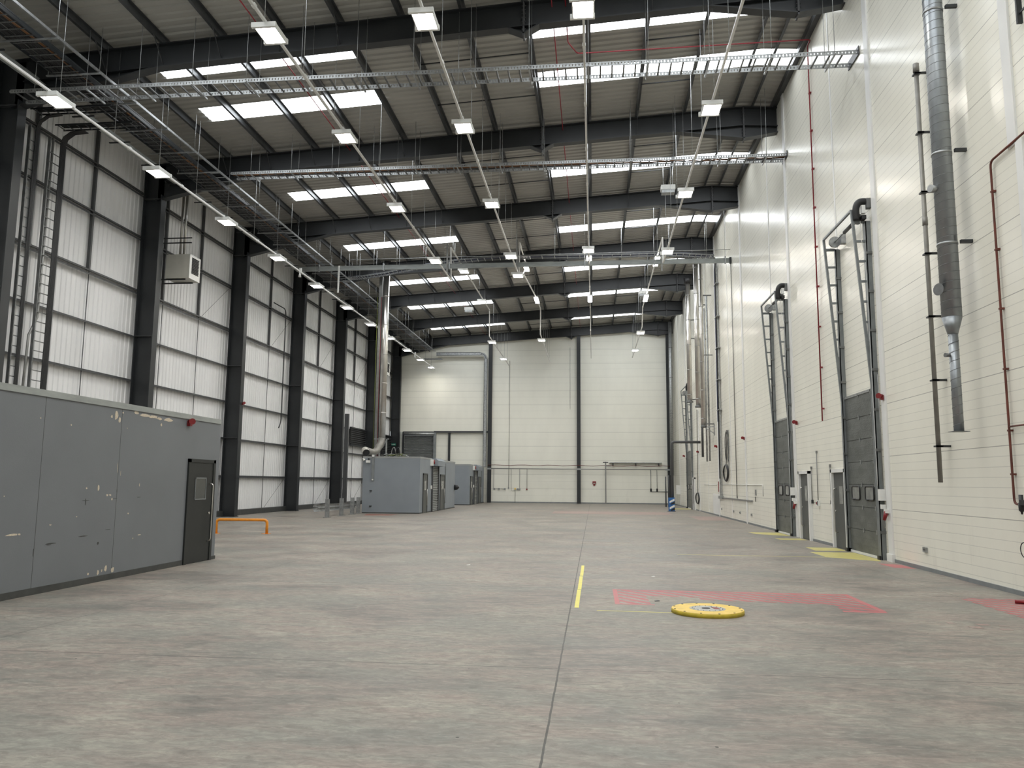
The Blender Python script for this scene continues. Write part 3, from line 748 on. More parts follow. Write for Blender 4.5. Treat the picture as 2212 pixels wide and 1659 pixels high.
# roof units
for (x, y, z, lab) in ((3.23, 32.9, 14.25, 'white box unit hung under the roof before the third rafter'), (-8.9, 54.6, 14.0, 'white box unit hung under the far left roof slope'), (3.3, 51.0, 14.1, 'white box unit hung under the far right roof')):
    t = thing('roof_unit', lab, 'roof unit', (x, y, z), 'white boxes under the roof')
    MB().box(x - 0.30, x + 0.30, y - 0.2, y + 0.2, z - 0.02, z + 0.18).build('unit_casing', 'white', t)
    MB().box(x - 0.27, x + 0.27, y - 0.18, y + 0.18, z - 0.16, z - 0.02).build('unit_vent', 'galv', t)
    for s in (-0.2, 0.2): MB().tube([(x + s, y, z + 0.18), (x + s, y, roof_z(x))], 0.012, 5).build('hanger', 'galv', t)

# ------------------------------------------------------------------ heaters
def heater(x0, x1, y0, y1, z0, z1, lab, flue_top, grille=1):
    t = thing('unit_heater', lab, 'heater', ((x0 + x1) / 2, (y0 + y1) / 2, z0), 'beige heaters on the left wall')
    MB().box(x0, x1, y0, y1, z0, z1).build('heater_casing', 'heater', t)
    f_ = MB().box(x1, x1 + 0.02, y0 - 0.02, y1 + 0.02, z0, z1); f_.build('front_panel', 'white', t)
    g = MB().box(x1 + 0.018, x1 + 0.024, y0 + 0.14, y1 - 0.14, z0 + 0.22, z1 - 0.1); g.build('grille_opening', 'black', t)
    n = 11
    for i in range(n):
        z = z0 + 0.24 + (z1 - z0 - 0.36) * i / (n - 1)
        MB().bar((x1 + 0.035, y0 + 0.13, z), (x1 + 0.035, y1 - 0.13, z), 0.03, 0.012, (-0.5, 0, 1)).build('grille_blade', 'steel_lt', t)
    for s in (0, 1):
        xx = x0 + 0.35 + 0.16 * s
        MB().tube([(xx, (y0 + y1) / 2, z1), (xx, (y0 + y1) / 2, flue_top)], 0.05, 10).build('flue_pipe', 'inox', t)
    MB().bar((x0 - 0.5, y0 + 0.1, z0 - 0.03), (x1 - 0.2, y0 + 0.1, z0 - 0.03), 0.05, 0.05).build('support_arm', 'steel', t)
    MB().bar((x0 - 0.5, y1 - 0.1, z0 - 0.03), (x1 - 0.2, y1 - 0.1, z0 - 0.03), 0.05, 0.05).build('support_arm', 'steel', t)
    for z in (z1 + 0.55, z1 + 0.75): MB().bar((x0 - 0.5, y0 + 0.25, z), (x1 - 0.1, y0 + 0.25, z), 0.04, 0.04).build('flue_clamp_bar', 'steel', t)
heater(-17.05, -16.05, 28.95, 29.75, 9.70, 10.68, 'beige unit heater with black grille hung high by the second column', 13.6)
heater(-17.05, -16.1, 59.3, 60.1, 10.0, 11.0, 'distant beige unit heater hung high behind the tall steel flue', 13.6)

# ------------------------------------------------------------------ grey room on the left
X0 = -8.24
t = thing('modular_room', 'large grey painted room with dark door at the left, paint chipped near the top and bottom', 'room', (-12, 10, 0))
MB().box(-16.6, X0, 3.0, 16.62, 0, 2.93).build('room_walls', 'room', t)
MB().box(-16.62, X0 + 0.02, 2.98, 16.58, 2.93, 3.03).build('roof_flashing', 'flash', t)
s = MB().box(X0 - 0.01, X0 + 0.015, 3.0, 15.23, 0, 0.10); s.box(X0 - 0.01, X0 + 0.015, 16.42, 16.64, 0, 0.07); s.box(-16.5, X0, 16.61, 16.635, 0, 0.07); s.build('skirting', 'skirt', t)
sm = MB()
for y_ in (12.93, 10.99, 9.0): sm.box(X0 - 0.002, X0 + 0.0015, y_ - 0.004, y_ + 0.004, 0.1, 2.93)
sm.build('panel_seam', 'steel_lt', t)
def chip(mb, y, z, w, h):
    n = 9; k = len(mb.v); a0 = random.random() * 6
    pts = []
    for i in range(n):
        a = 2 * PI * i / n; r_ = 0.65 + 0.5 * random.random()
        pts.append((y + math.cos(a) * w / 2 * r_, z + math.sin(a) * h / 2 * r_))
    mb.prism(pts, 'x', X0 - 0.002, X0 + 0.003)
random.seed(3)
ch = MB()
for y_, z_, w_, h_ in ((12.76, 2.80, .12, .17), (12.86, 2.73, .07, .10), (12.63, 2.77, .06, .05), (12.95, 2.86, .04, .04), (13.35, 2.90, .16, .06), (13.62, 2.875, .34, .05), (13.9, 2.87, .34, .06), (14.12, 2.85, .22, .05), (14.42, 2.85, .34, .08), (14.2, 2.74, .06, .06), (12.41, 1.55, .05, .11),
    (12.66, 1.43, .06, .04), (12.74, 1.43, .07, .03), (12.80, 1.36, .04, .05), (10.52, 0.90, .28, .035), (10.66, 0.9, .06, .03), (12.56, 0.155, .06, .10), (12.76, 0.20, .07, .13), (12.96, 0.16, .08, .10), (12.66, .17, .03, .05), (12.3, .16, .05, .04), (10.0, 0.14, .1, .03), (10.2, .2, .3, .012), (11.3, 1.0, .05, .02), (13.3, 1.1, .05, .03), (13.7, 0.7, .12, .02), (13.5, .65, .03, .03), (10.9, 2.6, .03, .02), (11.6, 2.55, .03, .03), (12.1, 1.55, .04, .03), (13.1, 2.6, .02, .03), (13.6, 1.6, .02, .06), (12.9, 1.9, .01, .2), (13.0, 1.8, .01, .1), (10.3, 1.45, .02, .02), (11.9, 1.1, .03, .02)): chip(ch, y_, z_, w_, h_)
ch.build('paint_chips', 'filler', t)
sc = MB()
for y_, z_, w_, h_ in ((11.35, .72, .28, .02), (11.3, .70, .12, .012), (12.1, .78, .25, .018), (12.75, .85, .15, .01), (12.5, .64, .05, .05), (12.1, 1.33, .02, .12), (10.98, .62, .02, .12), (12.93, 1.5, .015, .08), (12.1, 1.35, .2, .008), (12.9, 1.37, .14, .008), (13.6, 1.38, .12, .01), (9.9, 1.6, .02, .1)): chip(sc, y_, z_, w_, h_)
sc.build('scuff_marks', 'skirt', t)
# door
fr = MB(); xf0, xf1 = X0 - 0.02, X0 + 0.035
fr.box(xf0, xf1, 15.27, 15.36, 0, 2.13); fr.box(xf0, xf1, 16.32, 16.41, 0, 2.13); fr.box(xf0, xf1, 15.27, 16.41, 2.06, 2.13)
dr = MB().box(X0 - 0.01, X0 + 0.02, 15.36, 16.32, 0.01, 2.06).build('room_door', 'door_dk', t)
fr.build('door_frame', 'door_dk', dr)
w = MB(); w.box(X0 + 0.018, X0 + 0.03, 15.58, 15.60, 1.30, 1.75); w.box(X0 + 0.018, X0 + 0.03, 16.02, 16.04, 1.30, 1.75); w.box(X0 + 0.018, X0 + 0.03, 15.58, 16.04, 1.73, 1.75); w.box(X0 + 0.018, X0 + 0.034, 15.58, 16.04, 1.29, 1.31)
w.build('window_beading', 'kerb', dr); MB().box(X0 + 0.015, X0 + 0.024, 15.60, 16.02, 1.31, 1.73).build('window_glass', 'glass', dr)
MB().tube(rcorner([(X0 + 0.02, 16.20, 1.62), (X0 + 0.10, 16.20, 1.62), (X0 + 0.10, 16.20, 0.42), (X0 + 0.02, 16.20, 0.42)], 0.06), 0.014, 8).build('pull_handle', 'inox', dr)
MB().cyl((X0 + 0.02, 16.22, 1.0), 0.025, 0.02, 'x', 12).build('lock_cylinder', 'inox', dr)
# siren on room
def siren(x, y, z, lab, axis='x', s=-1, sc_=1.0):
    t = thing('siren', lab, 'siren', (x, y, z), 'red wall sirens')
    if axis == 'x':
        MB().box(min(x, x + s * 0.06), max(x, x + s * 0.06), y - 0.05, y + 0.05, z - 0.07, z + 0.04).build('siren_base', 'red', t)
        MB().tube([(x + s * 0.03, y, z + 0.02), (x + s * 0.10, y - 0.04, z + 0.02), (x + s * 0.12, y - 0.07, z + 0.02)], 0.05, 12, radii=[0.05, 0.055, 0.065]).build('siren_horn', 'red', t)
    return t
siren(X0, 15.20, 2.86, 'red wall siren at the top of the grey room above its door', 'x', 1)
for y, lab in ((18.79, 'red siren high on the flashing right of the nearest tall door'), (26.6, 'red siren high on the wall right of the second tall door'), (35.7, 'red siren on the cream wall above the small floor sockets'), (43.6, 'red siren on the cream wall left of the dark cable ladder'), (51.1, 'red siren on the cream wall under the stainless pipes'), (58.9, 'most distant red siren on the cream wall')):
    siren(6.68 if y > 19 else 6.66, y, 3.74, lab)
siren(-16.72, 35.75, 5.35, 'red siren on the column behind the grey room', 'x', 1)

# ------------------------------------------------------------------ amber hoop barrier
t = thing('hoop_barrier', 'low amber tubular hoop barrier bolted to the floor beside the grey room', 'barrier', (-11.25, 24.5, 0))
MB().tube(rcorner([(-12.10, 24.45, 0.0), (-12.10, 24.45, 0.44), (-10.45, 24.55, 0.44), (-10.45, 24.55, 0.0)], 0.12, 6), 0.045, 14).build('hoop_tube', 'orange', t)
for x, y in ((-12.10, 24.45), (-10.45, 24.55)): MB().box(x - 0.14, x + 0.1, y - 0.09, y + 0.09, 0, 0.012).build('foot_plate', 'orange', t)
# crash barrier
t = thing('crash_barrier', 'galvanised corrugated crash barrier rail on short posts left of the grey booth', 'barrier', (-12.5, 38.5, 0))
ps = [(0.62, 0), (0.58, .05), (0.52, .07), (0.47, .0), (0.44, 0), (0.39, .07), (0.33, .05), (0.29, 0)]
m = MB(); n = len(ps); ys = [35.7, 36.0, 41.2]
v = [(-12.62 - d + (-0.12 if y == 35.7 else 0), y, z) for y in ys for z, d in ps]
m.poly(v, [(i * n + j, i * n + j + 1, (i + 1) * n + j + 1, (i + 1) * n + j) for i in range(2) for j in range(n - 1)])
v2 = [(-12.70 - d * 1.2, 35.75, z) for z, d in ps] + [(-13.05 + 0.10 * abs(j - 3.5) / 3.5, 35.7, z + (0.02 if j < 4 else -0.02)) for j, (z, d) in enumerate(ps)]
m.poly(v2, [(j, j + 1, n + j + 1, n + j) for j in range(3)] + [(j, j + 1, n + j + 1, n + j) for j in range(4, n - 1)])
m.build('barrier_rail', 'galv', t)
for y in (36.1, 38.2, 39.95, 41.0):
    MB().box(-12.56, -12.37, y - 0.05, y + 0.05, 0, 0.86).build('barrier_post', 'galv', t)
    MB().box(-12.62, -12.31, y - 0.12, y + 0.12, 0, 0.02).build('post_foot', 'galv', t)
# tall guide post left
tag(MB().box(-16.28, -16.02, 49.9, 50.1, 0, 6.1).build('guard_post', 'steel_lt', org=(-16.15, 50, 0)), 'tall slender grey steel post standing before the ribbed wall left of the booths', 'steel post')

# ------------------------------------------------------------------ booths
def booth(y0, y1, label, D, z1=3.05, x0=-12.44, x1=-9.30):
    t = thing('booth', label, 'booth', ((x0 + x1) / 2, (y0 + y1) / 2, 0), 'grey booths at the far left')
    MB().box(x0, x1, y0, y1, 0.04, z1 - 0.10).build('booth_walls', 'booth', t)
    MB().box(x0 - 0.01, x1 + 0.01, y0 - 0.01, y1 + 0.01, z1 - 0.10, z1).build('roof_flashing', 'booth_lt', t)
    MB().box(x0 + 0.02, x1 + 0.02, y0 - 0.02, y1, 0, 0.06).build('skirting', 'skirt', t)
    for a, b in D['doors']:
        d = MB().box(x1, x1 + 0.03, a + 0.08, b - 0.08, 0.02, 2.08).build('booth_door', 'door_gr', t)
        f_ = MB(); f_.box(x1, x1 + 0.05, a, a + 0.08, 0, 2.16); f_.box(x1, x1 + 0.05, b - 0.08, b, 0, 2.16); f_.box(x1, x1 + 0.05, a, b, 2.08, 2.16); f_.build('door_frame', 'skirt', d)
        MB().box(x1 + 0.03, x1 + 0.036, a + 0.3, b - 0.35, 1.25, 1.75).build('window_glass', 'glass_lt', d)
        MB().tube([(x1 + 0.07, b - 0.22, 0.4), (x1 + 0.07, b - 0.22, 1.3)], 0.014, 6).build('pull_handle', 'inox', d)
    a, b = D['shutter']
    s = MB(); z = 0.0
    while z < 2.55:
        s.prism([(x1 + 0.0, z), (x1 + 0.05, z + 0.05), (x1 + 0.0, z + 0.1)], 'y', a, b); z += 0.1
    sh = s.build('roller_shutter', 'shut', t)
    MB().box(x1, x1 + 0.09, a - 0.12, a, 0, 2.75).build('shutter_guide', 'steel_lt', sh); MB().box(x1, x1 + 0.09, b, b + 0.1, 0, 2.75).build('shutter_guide', 'steel_lt', sh)
    MB().prism([(x1, 2.62), (x1 + 0.38, 2.62), (x1 + 0.38, 2.92), (x1 + 0.2, 3.06), (x1, 3.06)], 'y', a - 0.05, b + 0.45).build('shutter_hood', 'booth', t)
    MB().box(x1, x1 + 0.14, a - 0.55, a - 0.25, 2.62, 2.98).build('motor_box', 'white', t)
    MB().cyl((x1 + 0.16, a - 0.2, 2.72), 0.045, 0.22, 'z', 10).build('beacon', 'red', t)
    MB().box(x1, x1 + 0.07, a - 0.35, a - 0.2, 1.30, 1.50).build('control_switch', 'white', t)
    MB().box(x1, x1 + 0.05, D['rib'], D['rib'] + 0.07, 0.4, 2.85).build('cable_cover', 'kerb', t)
    return t
bt = booth(41.55, 52.3, 'nearer blue-grey booth with steel flue, two doors and a white roller shutter', dict(doors=[(42.33, 43.45), (47.15, 48.55)], shutter=(44.75, 46.4), rib=48.75))
MB().box(-11.95, -11.80, 41.50, 41.55, 1.75, 3.15).build('cable_cover', 'kerb', bt)
MB().box(-11.93, -11.82, 41.46, 41.50, 3.02, 3.13).build('cover_cap', 'white', bt); MB().box(-11.91, -11.84, 41.46, 41.50, 1.76, 1.83).build('cover_end', 'white', bt)
for z in (1.20, 0.38): MB().box(-12.02, -11.90, 41.48, 41.55, z - 0.02, z + 0.03).build('vent_cowl', 'steel', bt)
bt2 = booth(58.5, 66.3, 'farther blue-grey booth beside the end wall column', dict(doors=[(58.9, 60.0), (63.1, 64.4)], shutter=(60.7, 62.2), rib=64.7))
t = thing('convex_lamp', 'small black dome on the far corner of the nearer booth', 'wall lamp', (-9.25, 52.3, 1.35))
MB().tube([(-9.30, 52.2, 1.35), (-9.1, 52.2, 1.35), (-8.98, 52.2, 1.35)], 0.15, 14, radii=[0.18, 0.15, 0.04]).build('dome', 'black', t)
# floodlight and camera on booth
t = thing('flood_light', 'small white floodlight on the front of the nearer booth', 'floodlight', (-12.12, 41.5, 2.8))
MB().box(-12.14, -12.09, 41.42, 41.55, 2.82, 2.95).build('bracket', 'steel', t); MB().box(-12.22, -12.0, 41.32, 41.42, 2.70, 2.83).build('lamp_head', 'white', t)
t = thing('security_camera', 'white security camera at the left end of the nearer booth', 'camera', (-12.36, 41.5, 2.85))
MB().tube([(-12.36, 41.55, 2.87), (-12.38, 41.40, 2.86), (-12.40, 41.34, 2.85)], 0.06, 12, radii=[0.05, 0.075, 0.055]).build('camera_body', 'white', t); MB().cyl((-12.405, 41.325, 2.85), 0.03, 0.012, 'y', 10).build('lens', 'black', t)
# flue with elbow
t = thing('steel_flue', 'tall shiny steel flue above the nearer booth, wide open elbow at its foot', 'flue', (-12.2, 43.5, 3.05))
MB().tube([(-12.0, 43.6, 4.12), (-12.0, 43.6, 14.35)], 0.19, 24).build('flue_pipe', 'inox', t)
for z in (5.6, 7.3, 9.0, 10.7, 12.4): MB().tube([(-12.0, 43.6, z - 0.02), (-12.0, 43.6, z + 0.02)], 0.197, 24).build('flue_band', 'inox', t)
MB().tube([(-12.0, 43.6, 14.2), (-12.0, 43.6, 14.45)], 0.28, 20, radii=[0.24, 0.28]).build('roof_collar', 'steel_lt', t)
MB().tube([(-12.0, 43.6, 4.13), (-12.05, 43.5, 3.8), (-12.18, 43.2, 3.42), (-12.3, 42.9, 3.30), (-12.5, 42.6, 3.36), (-12.62, 42.45, 3.40)], 0.2, 20).build('flue_elbow', 'pipe_gr', t)
MB().tube([(-12.62, 42.45, 3.42), (-12.52, 42.2, 3.32), (-12.42, 42.0, 3.25)], 0.2, 20, caps=False).build('open_end', 'heater', t)
MB().tube([(-12.425, 42.01, 3.252), (-12.415, 41.985, 3.245)], 0.17, 20).build('open_throat', 'black', t)
f_ = MB().box(-12.45, -11.6, 43.55, 43.65, 4.08, 4.13); f_.bar((-11.72, 43.6, 4.1), (-11.95, 43.6, 3.6), 0.04, 0.04); f_.box(-11.76, -11.7, 43.55, 43.65, 3.06, 4.13); f_.build('support_bracket', 'galv', t)
t = thing('service_post', 'square grey steel post with red and black cables beside the tall flue', 'steel post', (-12.35, 44.4, 3.05))
MB().box(-12.60, -12.40, 44.2, 44.4, 3.05, 14.1).build('post_shaft', 'conduit', t)
for j, m_ in enumerate(('redpipe', 'black', 'conduit', 'cable_green')): MB().tube([(-12.42 + 0.05 * j if j < 3 else -12.66, 44.15, 3.1), (-12.42 + 0.05 * j if j < 3 else -12.66, 44.15, 12.5)], 0.018, 6).build('cable', m_, t)
t = thing('cable_heap', 'tangle of green and yellow cables on top of the nearer booth', 'cables', (-11.2, 43.5, 3.05))
for j in range(6):
    P = [(-11.7 + 0.28 * i + 0.1 * math.sin(j * 3 + i), 43.0 + 0.25 * math.sin(i * 1.3 + j), 3.07 + 0.16 * abs(math.sin(i * 1.1 + j * 0.8))) for i in range(6)]
    MB().tube(interp(P, 24), 0.018, 6).build('cable_loop', ('cable_green', 'black', 'cable_green', 'conduit', 'black', 'galv')[j], t)
for j, x in enumerate((-11.55, -11.3)): MB().tube(interp([(x, 44, 3.05), (x + 0.05, 44, 3.5), (x + 0.2, 44, 3.62), (x + 0.32, 44, 3.05)], 16), 0.022, 6).build('cable_arch', 'black' if j else 'conduit', t)

# ------------------------------------------------------------------ tall vertical-lift doors
dn = 1
def sect_door(y0, y1, lab, n_, side_box=True):
    """y0 nearer jamb"""
    global dn; dn += 1
    t = thing('door_%d' % dn, lab, 'industrial door', (XR, (y0 + y1) / 2, 0), kind='structure')
    x = XR - 0.05
    for i in range(7):
        z0 = 0.05 + i * 0.56
        MB().prism([(x, z0 + 0.006), (x, z0 + 0.554), (x + 0.02, z0 + 0.56), (x + 0.06, z0 + 0.56), (x + 0.06, z0), (x + 0.02, z0)], 'y', y0, y1).build('door_section', 'sect', t)
    h = MB()
    for i in range(7):
        z0 = 0.05 + i * 0.56
        for yy in (y0 + 0.12, (y0 + y1) / 2, ) : h.box(x - 0.02, x, yy - 0.025, yy + 0.025, z0 + 0.50, z0 + 0.60)
    h.build('section_hinges', 'galv', t)
    g = MB()
    for i in range(7):
        for q in (0.18, 0.36): g.box(x - 0.0015, x + 0.001, y0, y1, 0.05 + i * 0.56 + q - 0.004, 0.05 + i * 0.56 + q + 0.004)
    g.build('section_grooves', 'door_gr', t)
    W = y1 - y0
    for a in (y0 + 0.10 * W, y0 + 0.58 * W):
        b = a + 0.28 * W; z0, z1 = 1.35, 1.68
        fr = MB().tube(rcorner([(x - 0.01, (a + b) / 2, z0), (x - 0.01, b, z0), (x - 0.01, b, z1), (x - 0.01, a, z1), (x - 0.01, a, z0), (x - 0.01, (a + b) / 2, z0)], 0.07, 5), 0.022, 6).build('door_window', 'black', t)
        MB().box(x - 0.012, x + 0.001, a, b, z0, z1).build('window_pane', 'glass_lt', fr)
    MB().box(x - 0.02, x + 0.05, y0, y1, 0.0, 0.055).build('bottom_seal', 'white', t)
    MB().box(x - 0.02, x + 0.05, y0, y1, 3.96, 4.02).build('top_edge', 'galv', t)
    # lifting frame
    L = thing('lift_track', lab.replace('tall grey sectional door', 'tall grey lifting track frame above the sectional door'), 'door track', (XR - 0.1, (y0 + y1) / 2, 0), 'lifting track frames')
    ya, yb = y0 - 0.18, y1 + 0.08
    for yy, w in ((ya, 0.20), (yb, 0.12)):
        MB().box(XR - 0.12, XR - 0.10, yy - w / 2, yy + w / 2, 0, 8.08).build('guide_rail', 'guide', L)
        MB().box(XR - 0.12, XR, yy - w / 2, yy - w / 2 + 0.015, 0, 8.08).build('guide_web', 'guide', L)
        MB().bar((XR - 0.10, yy, 3.9), (XR - 0.40, yy, 8.38), 0.055, 0.07, (0, 1, 0)).build('inclined_rail', 'guide', L)
        for i in range(8):
            z = 4.6 + 0.5 * i; f_ = (z - 3.9) / 4.48
            MB().bar((XR - 0.11, yy, z), (XR - 0.10 - 0.30 * f_, yy, z), 0.055, 0.05).build('rung', 'guide', L)
        MB().bar((XR - 0.02, yy, 8.08), (XR - 0.40, yy, 8.08), 0.05, 0.05).build('top_arm', 'guide', L)
        for i in range(8): MB().box(XR - 0.14, XR, yy - w / 2 - 0.03, yy - w / 2, 0.6 + i * 0.95, 0.66 + i * 0.95).build('guide_bracket', 'galv_dk', L)
        MB().box(XR - 0.16, XR - 0.02, yy - 0.06, yy + 0.08, 0, 0.09).build('guide_foot', 'black', L)
    MB().bar((XR - 0.40, ya, 8.38), (XR - 0.40, yb, 8.38), 0.05, 0.05).build('top_tie', 'guide', L)
    MB().tube([(XR - 0.2, ya, 8.22), (XR - 0.2, yb - 0.1, 8.22)], 0.018, 8).build('torsion_shaft', 'galv', L)
    MB().tube([(XR - 0.2, ya + 0.3, 8.22), (XR - 0.2, ya + 1.2, 8.22)], 0.05, 12).build('torsion_spring', 'steel_lt', L)
    MB().cyl((XR - 0.2, yb - 0.32, 8.22), 0.15, 0.06, 'y', 22).build('cable_drum', 'galv', L)
    MB().cyl((XR - 0.2, ya + 0.15, 8.22), 0.13, 0.06, 'y', 22).build('cable_drum', 'galv_dk', L)
    MB().box(XR - 0.12, XR - 0.0, yb - 0.6, yb - 0.45, 8.1, 8.35).build('bearing_bracket', 'galv', L)
    q = MB(); q.tube(interp([(XR - 0.30, ya - 0.05, 8.12), (XR - 0.31, ya - 0.08, 8.42), (XR - 0.22, ya - 0.09, 8.56), (XR - 0.02, ya - 0.1, 8.56)], 16), 0.085, 10); q.box(XR - 0.22, XR - 0.12, ya - 0.2, ya - 0.02, 8.1, 8.2); q.build('motor_body', 'black', L)
    MB().box(XR - 0.10, XR - 0.0, ya - 0.2, ya - 0.05, 8.38, 8.62).build('motor_gearbox', 'galv_dk', L)
    MB().box(XR - 0.20, XR - 0.12, ya - 0.16, ya - 0.04, 8.26, 8.46).build('motor_label', 'white', L)
    MB().tube(interp([(XR - 0.22, ya - 0.05, 8.1), (XR - 0.2, ya - 0.03, 7.6), (XR - 0.13, ya - 0.02, 7.0), (XR - 0.125, ya - 0.04, 4.5), (XR - 0.125, ya - 0.08, 1.7)], 24), 0.008, 5).build('pull_cord', 'white', L)
    # control box and red plug
    if side_box:
        k = thing('control_box', lab.replace('tall grey sectional door', 'pale control box beside the sectional door'), 'control box', (XR - 0.1, ya - 0.22, 1.2), 'door control boxes')
        MB().box(XR - 0.15, XR - 0.03, ya - 0.30, ya - 0.13, 1.36, 1.62).build('control_casing', 'white', k); MB().box(XR - 0.12, XR - 0.03, ya - 0.28, ya - 0.16, 1.17, 1.27).build('junction_box', 'white', k)
        MB().tube([(XR - 0.05, ya - 0.22, 1.62), (XR - 0.05, ya - 0.22, 4.3)], 0.012, 6).build('conduit_run', 'conduit', k)
        k = thing('red_plug', lab.replace('tall grey sectional door', 'red industrial plug and socket beside the sectional door'), 'plug', (XR - 0.06, ya - 0.42, 1.0), 'red plugs by the doors')
        MB().tube([(XR - 0.08, ya - 0.42, 1.12), (XR - 0.13, ya - 0.40, 0.92)], 0.04, 12, radii=[0.05, 0.035]).build('plug_body', 'red', k)
        MB().box(XR - 0.12, XR - 0.0, ya - 0.47, ya - 0.36, 1.08, 1.17).build('socket_body', 'white', k)
        MB().tube(interp([(XR - 0.13, ya - 0.40, 0.92), (XR - 0.12, ya - 0.36, 0.8), (XR - 0.08, ya - 0.28, 0.74), (XR - 0.05, ya - 0.22, 0.76)], 12), 0.008, 6).build('plug_cord', 'conduit', k)
    return t
sect_door(19.42, 21.50, 'tall grey sectional door, nearest on the cream wall', 0)
sect_door(27.62, 29.60, 'tall grey sectional door, second along the cream wall', 1)
sect_door(54.60, 57.20, 'tall grey sectional door, most distant on the cream wall', 2, False)
def pers_door(y0, y1, lab, fullframe=True):
    global dn; dn += 1
    t = thing('door_%d' % dn, lab, 'door', (XR, (y0 + y1) / 2, 0), kind='structure')
    f_ = MB(); w = 0.11; x0, x1 = XR - 0.10, XR + 0.01
    f_.box(x0, x1, y0, y0 + w, 0, 2.14); f_.box(x0, x1, y1 - w, y1, 0, 2.14); f_.box(x0, x1, y0, y1, 2.05, 2.14); f_.build('door_surround', 'trim', t)
    lf = MB().box(XR - 0.03, XR + 0.01, y0 + w, y1 - w, 0.01, 2.05).build('door_leaf', 'door_gr', t)
    ym = (y0 + y1) / 2
    MB().box(XR - 0.036, XR - 0.02, ym - 0.22, ym + 0.08, 1.20, 1.68).build('vision_panel', 'glass_lt', lf)
    MB().tube(rcorner([(XR - 0.03, y1 - w - 0.18, 1.62), (XR - 0.10, y1 - w - 0.18, 1.62), (XR - 0.10, y1 - w - 0.18, 0.42), (XR - 0.03, y1 - w - 0.18, 0.42)], 0.05), 0.013, 7).build('pull_handle', 'inox', lf)
    MB().cyl((XR - 0.05, y1 - w - 0.1, 1.0), 0.025, 0.02, 'x', 10).build('lock', 'inox', lf)
pers_door(21.66, 22.95, 'grey personnel door in a white surround, left of the nearest tall door')
pers_door(25.22, 26.48, 'grey personnel door in a white surround, right of the second tall door')
pers_door(53.2, 54.3, 'distant grey personnel door in a white surround')

# ------------------------------------------------------------------ right wall services
def conduit(y, z0, z1, lab, box=None, r=0.014):
    t = thing('wall_conduit', lab, 'conduit', (XR - 0.03, y, z0), 'grey conduits on the cream wall')
    MB().tube([(XR - 0.03, y, z0), (XR - 0.03, y, z1)], r, 7).build('conduit_run', 'conduit', t)
    MB().box(XR - 0.05, XR, y - 0.025, y + 0.025, z1 - 0.03, z1 + 0.05).build('conduit_head', 'conduit', t)
    if box == 'switch':
        MB().box(XR - 0.07, XR, y - 0.11, y + 0.04, z0 - 0.12, z0 + 0.05).build('switch_box', 'white', t); MB().box(XR - 0.075, XR - 0.069, y - 0.1, y - 0.04, z0 - 0.1, z0 + 0.03).build('switch_face', 'steel', t); MB().box(XR - 0.09, XR - 0.07, y + 0.0, y + 0.035, z0 - 0.07, z0 + 0.0).build('red_switch', 'red', t)
    elif box: MB().box(XR - 0.05, XR, y - 0.045, y + 0.045, z0 - 0.08, z0 + 0.03).build('outlet_box', 'steel' if box == 'dark' else 'conduit', t)
conduit(24.48, 1.2, 2.68, 'tallest of three grey conduits between the personnel doors, ending in a red switch', 'switch')
conduit(25.12, 1.22, 2.22, 'short grey conduit touching the surround of the farther personnel door', 'dark')
conduit(23.17, 1.25, 2.24, 'short grey conduit left of the nearer personnel door', 'box')
conduit(37.95, 1.14, 12.5, 'very tall thin conduit dropping from the gantry beam end down the cream wall', 'box', 0.02)
for y, lab in ((16.96, 'steel double socket low on the cream wall right of the nearest tall door'), (34.68, 'grey socket low on the cream wall, nearest of the distant four'), (37.36, 'grey socket low on the cream wall, second of the distant four'), (39.04, 'grey socket low on the cream wall, third of the distant four'), (42.6, 'grey socket low on the cream wall, farthest of the distant four')):
    t = thing('wall_socket', lab, 'socket', (XR, y, 0.42), 'low wall sockets')
    MB().box(XR - 0.04, XR, y - 0.08, y + 0.08, 0.37, 0.47).build('socket_plate', 'galv', t)
    MB().box(XR - 0.043, XR - 0.038, y - 0.05, y - 0.02, 0.40, 0.44).build('socket_outlet', 'black', t); MB().box(XR - 0.043, XR - 0.038, y + 0.02, y + 0.05, 0.40, 0.44).build('socket_outlet', 'black', t)
# spiral duct
t = thing('spiral_duct', 'large silver spiral duct tapering to a narrow pipe high on the cream wall at right', 'duct', (6.35, 14.4, 2.65))
def ribbed(mb, x, y, z0, z1, r, pitch=0.2):
    """smooth cylinder with a helical lock seam"""
    mb.tube([(x, y, z0), (x, y, z1)], r, 32)
def seam(mb, x, y, z0, z1, r, pitch):
    n = int((z1 - z0) / pitch * 20)
    mb.tube([(x + r * math.cos(2 * PI * i / 20), y + r * math.sin(2 * PI * i / 20), z0 + (z1 - z0) * i / n) for i in range(n + 1)], 0.0055, 4)
m = MB(); ribbed(m, 6.35, 14.4, 4.68, 14.9, 0.165, 0.155); m.build('main_duct', 'spiral', t)
m = MB(); seam(m, 6.35, 14.4, 4.7, 14.9, 0.165, 0.165); m.build('duct_seam', 'galv_dk', t)
m = MB(); seam(m, 6.35, 14.4, 2.67, 4.36, 0.082, 0.16); m.build('duct_seam', 'galv_dk', t)
m = MB(); m.tube([(6.35, 14.4, 4.38), (6.35, 14.4, 4.68)], 0.1, 28, radii=[0.085, 0.167]); m.build('reducer_cone', 'spiral', t)
m = MB(); ribbed(m, 6.35, 14.4, 2.66, 4.38, 0.082, 0.15); m.build('lower_duct', 'spiral', t)
MB().box(6.22, 6.48, 14.27, 14.53, 2.645, 2.655).build('end_flange', 'galv_dk', t)
